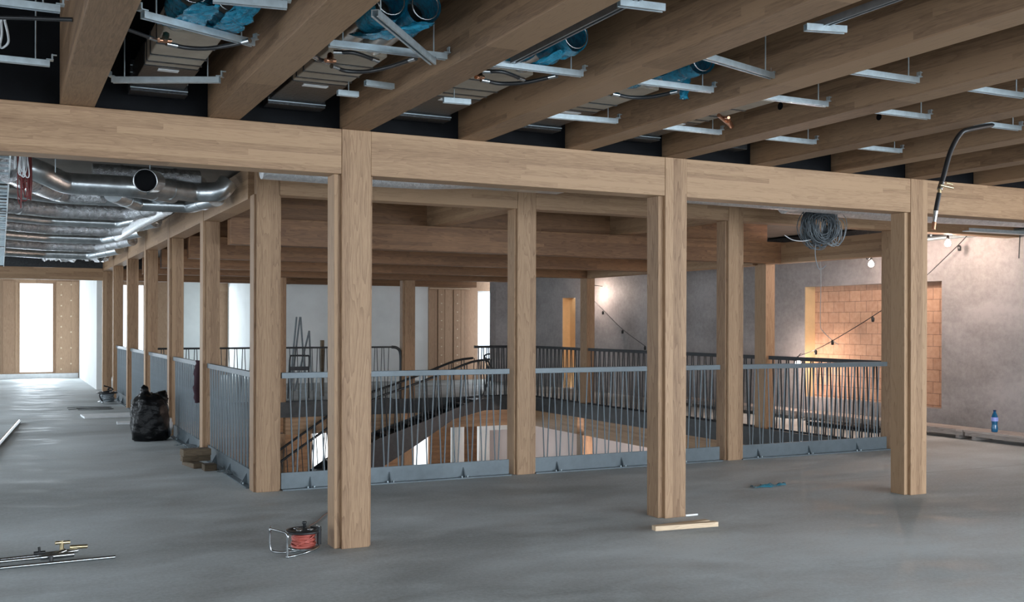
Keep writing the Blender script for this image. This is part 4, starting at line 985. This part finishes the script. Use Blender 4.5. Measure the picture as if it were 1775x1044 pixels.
# battens at the second front column
for i, (a, b, z0, z1, l) in enumerate((((1141, 921), (1230, 910), 0.0, 0.036, 'pale timber batten on the floor at the battens column, lower one'), ((1137, 913), (1246, 905), 0.0, 0.072, 'pale timber batten lying on top at the battens column'))):
    p, q = P(*a, z=z1 if i else 0), P(*b, z=z1 if i else 0); d = (q - p); ang = math.atan2(d.y, d.x); c = (p + q) / 2
    M_ = Matrix.Translation((c.x, c.y + .03, 0)) @ Matrix.Rotation(ang, 4, 'Z'); L_ = d.length / 2
    tag(MB().box(-L_, L_, -.03, .03, 0.0 if i == 0 else 0.0365, 0.036 if i == 0 else 0.072, M_).build('timber_batten', WNEW, bevel=.002), l, 'batten', 'battens at the second front column')
p = P(1198, 893, z=0.004)
tag(MB().box(p.x - .06, p.x + .06, p.y - .012, p.y + .012, 0, 0.012).build('white_strip', FOAM), 'small white strip on the floor right of the battens column foot', 'strip')
# blue film on the floor
rng = random.Random(21); m = MB(); v = []; nx, ny = 14, 5
c = P(1332, 844, z=0)
for i in range(nx):
    for j in range(ny):
        u = i / (nx - 1) * 2 - 1; w_ = 1 - .5 * abs(u)
        v.append((c.x + u * 0.20, c.y + (j / 4 - .5) * .12 * w_ + rng.uniform(-.012, .012), 0.004 + rng.uniform(0, .03) * (0.2 if j in (0, 4) else 1)))
m.add(v, [(i * ny + j, (i + 1) * ny + j, (i + 1) * ny + j + 1, i * ny + j + 1) for i in range(nx - 1) for j in range(ny - 1)], True)
tag(m.build('plastic_film', film('light_blue_film', (.05, .36, .52), .9)), 'crumpled blue plastic film lying on the concrete floor', 'film')

# cable reel in front
def reel(c, s, label, rot=0.0, cm=None):
    t = thing('cable_reel', c, label, 'cable reel')
    M_ = Matrix.Translation(c) @ Matrix.Rotation(rot, 4, 'Z') @ Matrix.Scale(s, 4)
    def ml(prof, nm_, mat, n=32): return MB().lathe(prof, n, M_).build(nm_, mat, t)
    ml([(0, .022), (.118, .022), (.122, .028), (.118, .034), (0, .034)], 'lower_flange', CHROME)
    ml([(0, .135), (.118, .135), (.132, .140), (.134, .148), (.128, .156), (.10, .158), (.098, .150), (0.06, .150), (.058, .160), (0, .162)], 'upper_flange', PLASTK)
    rng = random.Random(5)
    m = MB()
    for lay in range(9):
        r = 0.082 + rng.uniform(-.004, .006); z = .042 + lay * .0105; n = 26; tx, ty = rng.uniform(-.12, .12), rng.uniform(-.12, .12)
        m.tube([M_ @ Vector((r * math.cos(2 * PI * k / n), r * math.sin(2 * PI * k / n), z + tx * r * math.cos(2 * PI * k / n) + ty * r * math.sin(2 * PI * k / n))) for k in range(n)], .0068 * s, 6, closed=True)
    for q in range(3):
        z0, z1 = .05 + .02 * q, .12 - .03 * q; m.tube([M_ @ Vector((.09 * math.cos(a), .09 * math.sin(a), z0 + (z1 - z0) * k / 10)) for k, a in enumerate([-2.4 + .16 * i for i in range(11)])], .006 * s, 6)
    m.lathe([(0, .034), (.076, .034), (.076, .135), (0, .135)], 24, M_)
    m.build('wound_cable', cm or REDC, t)
    m = MB()
    for k in range(4):
        a = PI / 4 + k * PI / 2; m.lathe([(0, .162), (.022, .160), (.023, .166), (0, .168)], 14, M_ @ Matrix.Translation((.058 * math.cos(a), .058 * math.sin(a), -.004)))
    m.build('socket_lids', CHROME, t)
    MB().lathe([(0, .16), (.012, .16), (.012, .185), (.018, .19), (.016, .205), (0, .207)], 12, M_ @ Matrix.Translation((.02, .05, 0))).build('crank_knob', PLASTK, t)
    return t, M_
t, M_ = reel(Vector((1.875, 7.08, 0)), 0.93, 'cable reel with red cable and chrome frame at the foot of the nearest column')
F0 = P(498, 966, z=0.012); L0 = P(468, 953, z=0.03); R0_ = P(553, 946, z=0.04)
def up(p, z): return Vector((p.x, p.y, z))
MB().tube(smooth_path([up(L0, .165) + Vector((.03, .1, 0)), up(L0, .17), up(L0, .14), up(L0, .05), up(L0, .018) + Vector((.02, -.01, 0)), up(L0.lerp(F0, .5), .012) + Vector((.06, .05, 0)), Vector((1.86, 7.05, .012))], 6), 0.0075, 8).build('frame_tube', CHROME, t)
MB().tube(smooth_path([up(L0, .17), up(L0.lerp(F0, .6), .17), up(F0, .16), up(F0, .10), up(F0, .02), F0, F0 + Vector((.06, .02, 0)), up(F0.lerp(R0_, .45), .012) + Vector((.02, -.06, .02)), up(F0.lerp(R0_, .8), .03) + Vector((.02, -.04, .01)), up(R0_, .05), up(R0_, .09)], 6), 0.0085, 8).build('frame_tube', CHROME, t)
MB().tube([up(R0_, .05), up(R0_, .17)], 0.016, 12).build('handle_grip', PLASTK, t)
MB().tube([up(R0_, .165), Vector((1.98, 7.12, .155))], 0.007, 8).build('frame_tube', CHROME, t)
tag(MB().tube(smooth_path([P(536, 912, z=.006), P(550, 904, z=.006), P(562, 893, z=.006), P(572, 888, z=.006), P(585, 884, z=.006)], 6), 0.0055, 6).build('loose_cable', plain('brown_cable', (.16, .10, .08), .6)), 'thin brown cable on the floor between the reel and the nearest column', 'cable')
# far reel
t2, _ = reel(Vector((1.86, 21.6, 0)), 1.45, 'dark cable reel lying at the foot of the far corridor column', cm=GREYC)
MB().tube(smooth_path([(1.78, 21.5, .02), (1.72, 21.5, .2), (1.95, 21.45, .28), (1.78, 21.4, .36)], 5), 0.014, 6).build('frame_tube', STEELD, t2)
for i, yy in enumerate((20.3, 20.7)):
    tag(MB().tube(smooth_path([(1.1, yy, .006), (1.3, yy + .15, .006), (1.6, yy + .1, .006), (1.85, yy - .1, .006), (1.6, yy - .2, .006), (1.25, yy - .12, .006)], 6), 0.005, 5).build('loose_cable', RUBBER), 'black cable loop on the corridor floor, %s of two before the far reel' % ['nearer', 'further'][i], 'cable')
# white sheets
def sheet(x0, x1, y0, y1, z, rot, label):
    c = Vector(((x0 + x1) / 2, (y0 + y1) / 2, z)); M_ = Matrix.Translation(c) @ Matrix.Rotation(rot, 4, 'Z')
    tag(MB().box(-(x1 - x0) / 2, (x1 - x0) / 2, -(y1 - y0) / 2, (y1 - y0) / 2, 0, 0.03, M_).build('foam_sheet', FOAM, bevel=.004), label, 'sheet')
sheet(1.22, 2.02, 18.35, 18.95, 0.0, 0.04, 'white sheet lying on the corridor floor left of the rubbish bag')
sheet(1.62, 2.0, 17.05, 17.3, 0.0, -0.06, 'narrow pale strip lying before the white sheet by the rubbish bag')
# long pipe on the left
tag(MB().tube([P(-30, 802, z=.03), P(33, 731, z=.03)], 0.03, 14).build('floor_pipe', CHROME), 'long bright metal pipe on the floor at the left edge of the photo', 'pipe')
# rubbish bag
def bag(c, label):
    rng = random.Random(9); m = MB(); n = 44; prof = [(0.0, 0.0), (.20, 0.0), (.235, .04), (.245, .15), (.24, .28), (.235, .40), (.225, .48), (.20, .55), (.15, .60), (.09, .62), (.0, .60)]
    ph = [rng.uniform(0, 6) for _ in range(6)]; v = []
    pr = []
    for i in range(len(prof) - 1):
        for k in range(4):
            u = k / 4; pr.append((prof[i][0] * (1 - u) + prof[i + 1][0] * u, prof[i][1] * (1 - u) + prof[i + 1][1] * u))
    pr.append(prof[-1])
    for r, z in pr:
        for k in range(n):
            a = 2 * PI * k / n
            q = 1 + .05 * math.sin(3 * a + ph[0] + z * 4) + .035 * math.sin(7 * a + ph[1] - z * 9) + .02 * math.sin(13 * a + ph[2] + z * 25) + .02 * math.sin(40 * z + 4 * math.sin(2 * a))
            v.append(c + Vector((r * q * math.cos(a), r * q * math.sin(a) * .9, max(0, z + (.015 * math.sin(5 * a + z * 12) if r > .05 and z > .02 else 0)))))
    m.add(v, [(i * n + k, i * n + (k + 1) % n, (i + 1) * n + (k + 1) % n, (i + 1) * n + k) for i in range(len(pr) - 1) for k in range(n)], True)
    for ox, hh, lean, w_ in ((-.05, .74, -.02, .075), (.13, .64, .03, .07)):
        pts = [c + Vector((ox, 0, .52)), c + Vector((ox + lean, 0, .60)), c + Vector((ox + lean * 1.5, 0, hh - .05)), c + Vector((ox + lean * 2, 0, hh))]
        m.tube(smooth_path(pts, 4), [w_ * 1.5 * (1 - .85 * i / 12) + .008 * math.sin(i * 5) for i in range(13)], 10)
    return tag(m.build('rubbish_bag', BAG), label, 'rubbish bag')
bag(Vector((1.80, 14.62, 0)), 'full black plastic rubbish bag standing against the left colonnade')
tag(rag([(2.03, 14.75, 0.03), (2.06, 14.72, .15), (2.05, 14.7, .28)], 0.06, 31, mat=FOAM).build('clear_bag', FOAM), 'crumpled clear plastic wedged between the rubbish bag and the column', 'plastic')
# dark jacket hanging on the railing
tag(rag([(2.10, 12.75, .62), (2.09, 12.72, .8), (2.10, 12.7, 1.0), (2.12, 12.7, 1.12)][::-1], 0.07, 33).build('hanging_jacket', plain('dark_maroon_cloth', (.05, .02, .03), .85)), 'dark maroon cloth hanging over the railing behind the timber blocks column', 'jacket')
# timber blocks
def block(x0, x1, y0, y1, z0, z1, rot, label):
    c = Vector(((x0 + x1) / 2, (y0 + y1) / 2, 0)); M_ = Matrix.Translation(c) @ Matrix.Rotation(rot, 4, 'Z')
    tag(MB().box(-(x1 - x0) / 2, (x1 - x0) / 2, -(y1 - y0) / 2, (y1 - y0) / 2, z0, z1, M_).build('timber_block', WOLD, bevel=.006), label, 'timber', 'old timber blocks at the left colonnade')
block(1.83, 1.95, 11.55, 11.95, 0.0, 0.055, 0.15, 'old timber block carrying the stack at the left colonnade, bottom left')
block(1.77, 2.07, 11.72, 11.84, 0.056, 0.115, 0.06, 'long old timber block lying in the middle of the stack at the left colonnade')
block(1.77, 2.07, 11.70, 11.86, 0.116, 0.19, 0.10, 'thick old timber block on top of the stack at the left colonnade')
block(1.93, 2.06, 11.30, 11.44, 0.0, 0.07, 0.05, 'small old timber offcut in front of the timber stack')
# loose plastic at the railing foot
tag(rag([(2.02, 13.6, .03), (2.06, 13.2, .08), (2.08, 12.9, .05)], 0.08, 41, seg=12).build('film_heap', film('grey_film', (.35, .42, .46), .8)), 'grey plastic film heaped at the railing foot behind the timber blocks', 'film')
tag(rag([(2.04, 11.0, .03), (2.07, 10.85, .06), (2.09, 10.7, .04)], 0.05, 42, seg=12).build('film_heap', film('grey_film_b', (.35, .42, .46), .8)), 'grey plastic film at the railing foot before the corner column', 'film')
# chrome pipes with valves, left foreground
def fpipe(a, b, r, label, z=None):
    return tag(MB().tube([a, b], r, 12).build('metal_pipe', CHROME), label, 'pipe', 'metal pipes on the floor at the left')
fpipe(Vector((-1.3, 7.28, .011)), Vector((0.687, 7.37, .011)), 0.011, 'plain metal pipe reaching furthest right of the three on the left floor')
t = thing('valve_pipe', (0.3, 7.5, 0), 'metal pipe with brass valve end, upper one of the left floor pipes', 'pipe')
MB().tube([(-1.3, 7.42, .02), (0.40, 7.56, .028)], 0.011, 12).build('pipe', CHROME, t)
MB().tube([(0.22, 7.545, .028), (0.40, 7.56, .03)], 0.018, 10).tube([(0.40, 7.56, .03), (0.47, 7.57, .035)], [0.022, 0.014], 10).build('union', CHROME, t)
MB().tube([(0.235, 7.54, .04), (0.232, 7.54, .085)], 0.008, 8).tube([(0.20, 7.54, .045), (0.27, 7.545, .045)], 0.012, 8).build('lever', RUBBER, t)
MB().tube([(0.37, 7.56, .04), (0.37, 7.56, .11)], 0.014, 8).tube([(0.33, 7.55, .10), (0.42, 7.57, .095)], 0.012, 8).tube([(0.42, 7.57, .06), (0.53, 7.58, .055)], 0.014, 8).build('brass_valve', BRASS, t)
t = thing('valve_pipe', (0.35, 7.45, 0), 'metal pipe with chrome tee fitting, middle one of the left floor pipes', 'pipe')
MB().tube([(-1.3, 7.32, .035), (0.36, 7.47, .03)], 0.011, 12).build('pipe', CHROME, t)
MB().tube([(0.24, 7.46, .03), (0.44, 7.48, .03)], 0.019, 10).tube([(0.30, 7.47, .03), (0.39, 7.52, .05)], 0.016, 10).build('tee', CHROME, t)
MB().tube([(0.30, 7.44, .03), (0.30, 7.40, .02)], 0.012, 8).tube([(0.30, 7.40, .045), (0.30, 7.39, .006)], 0.012, 8).build('lever', RUBBER, t)
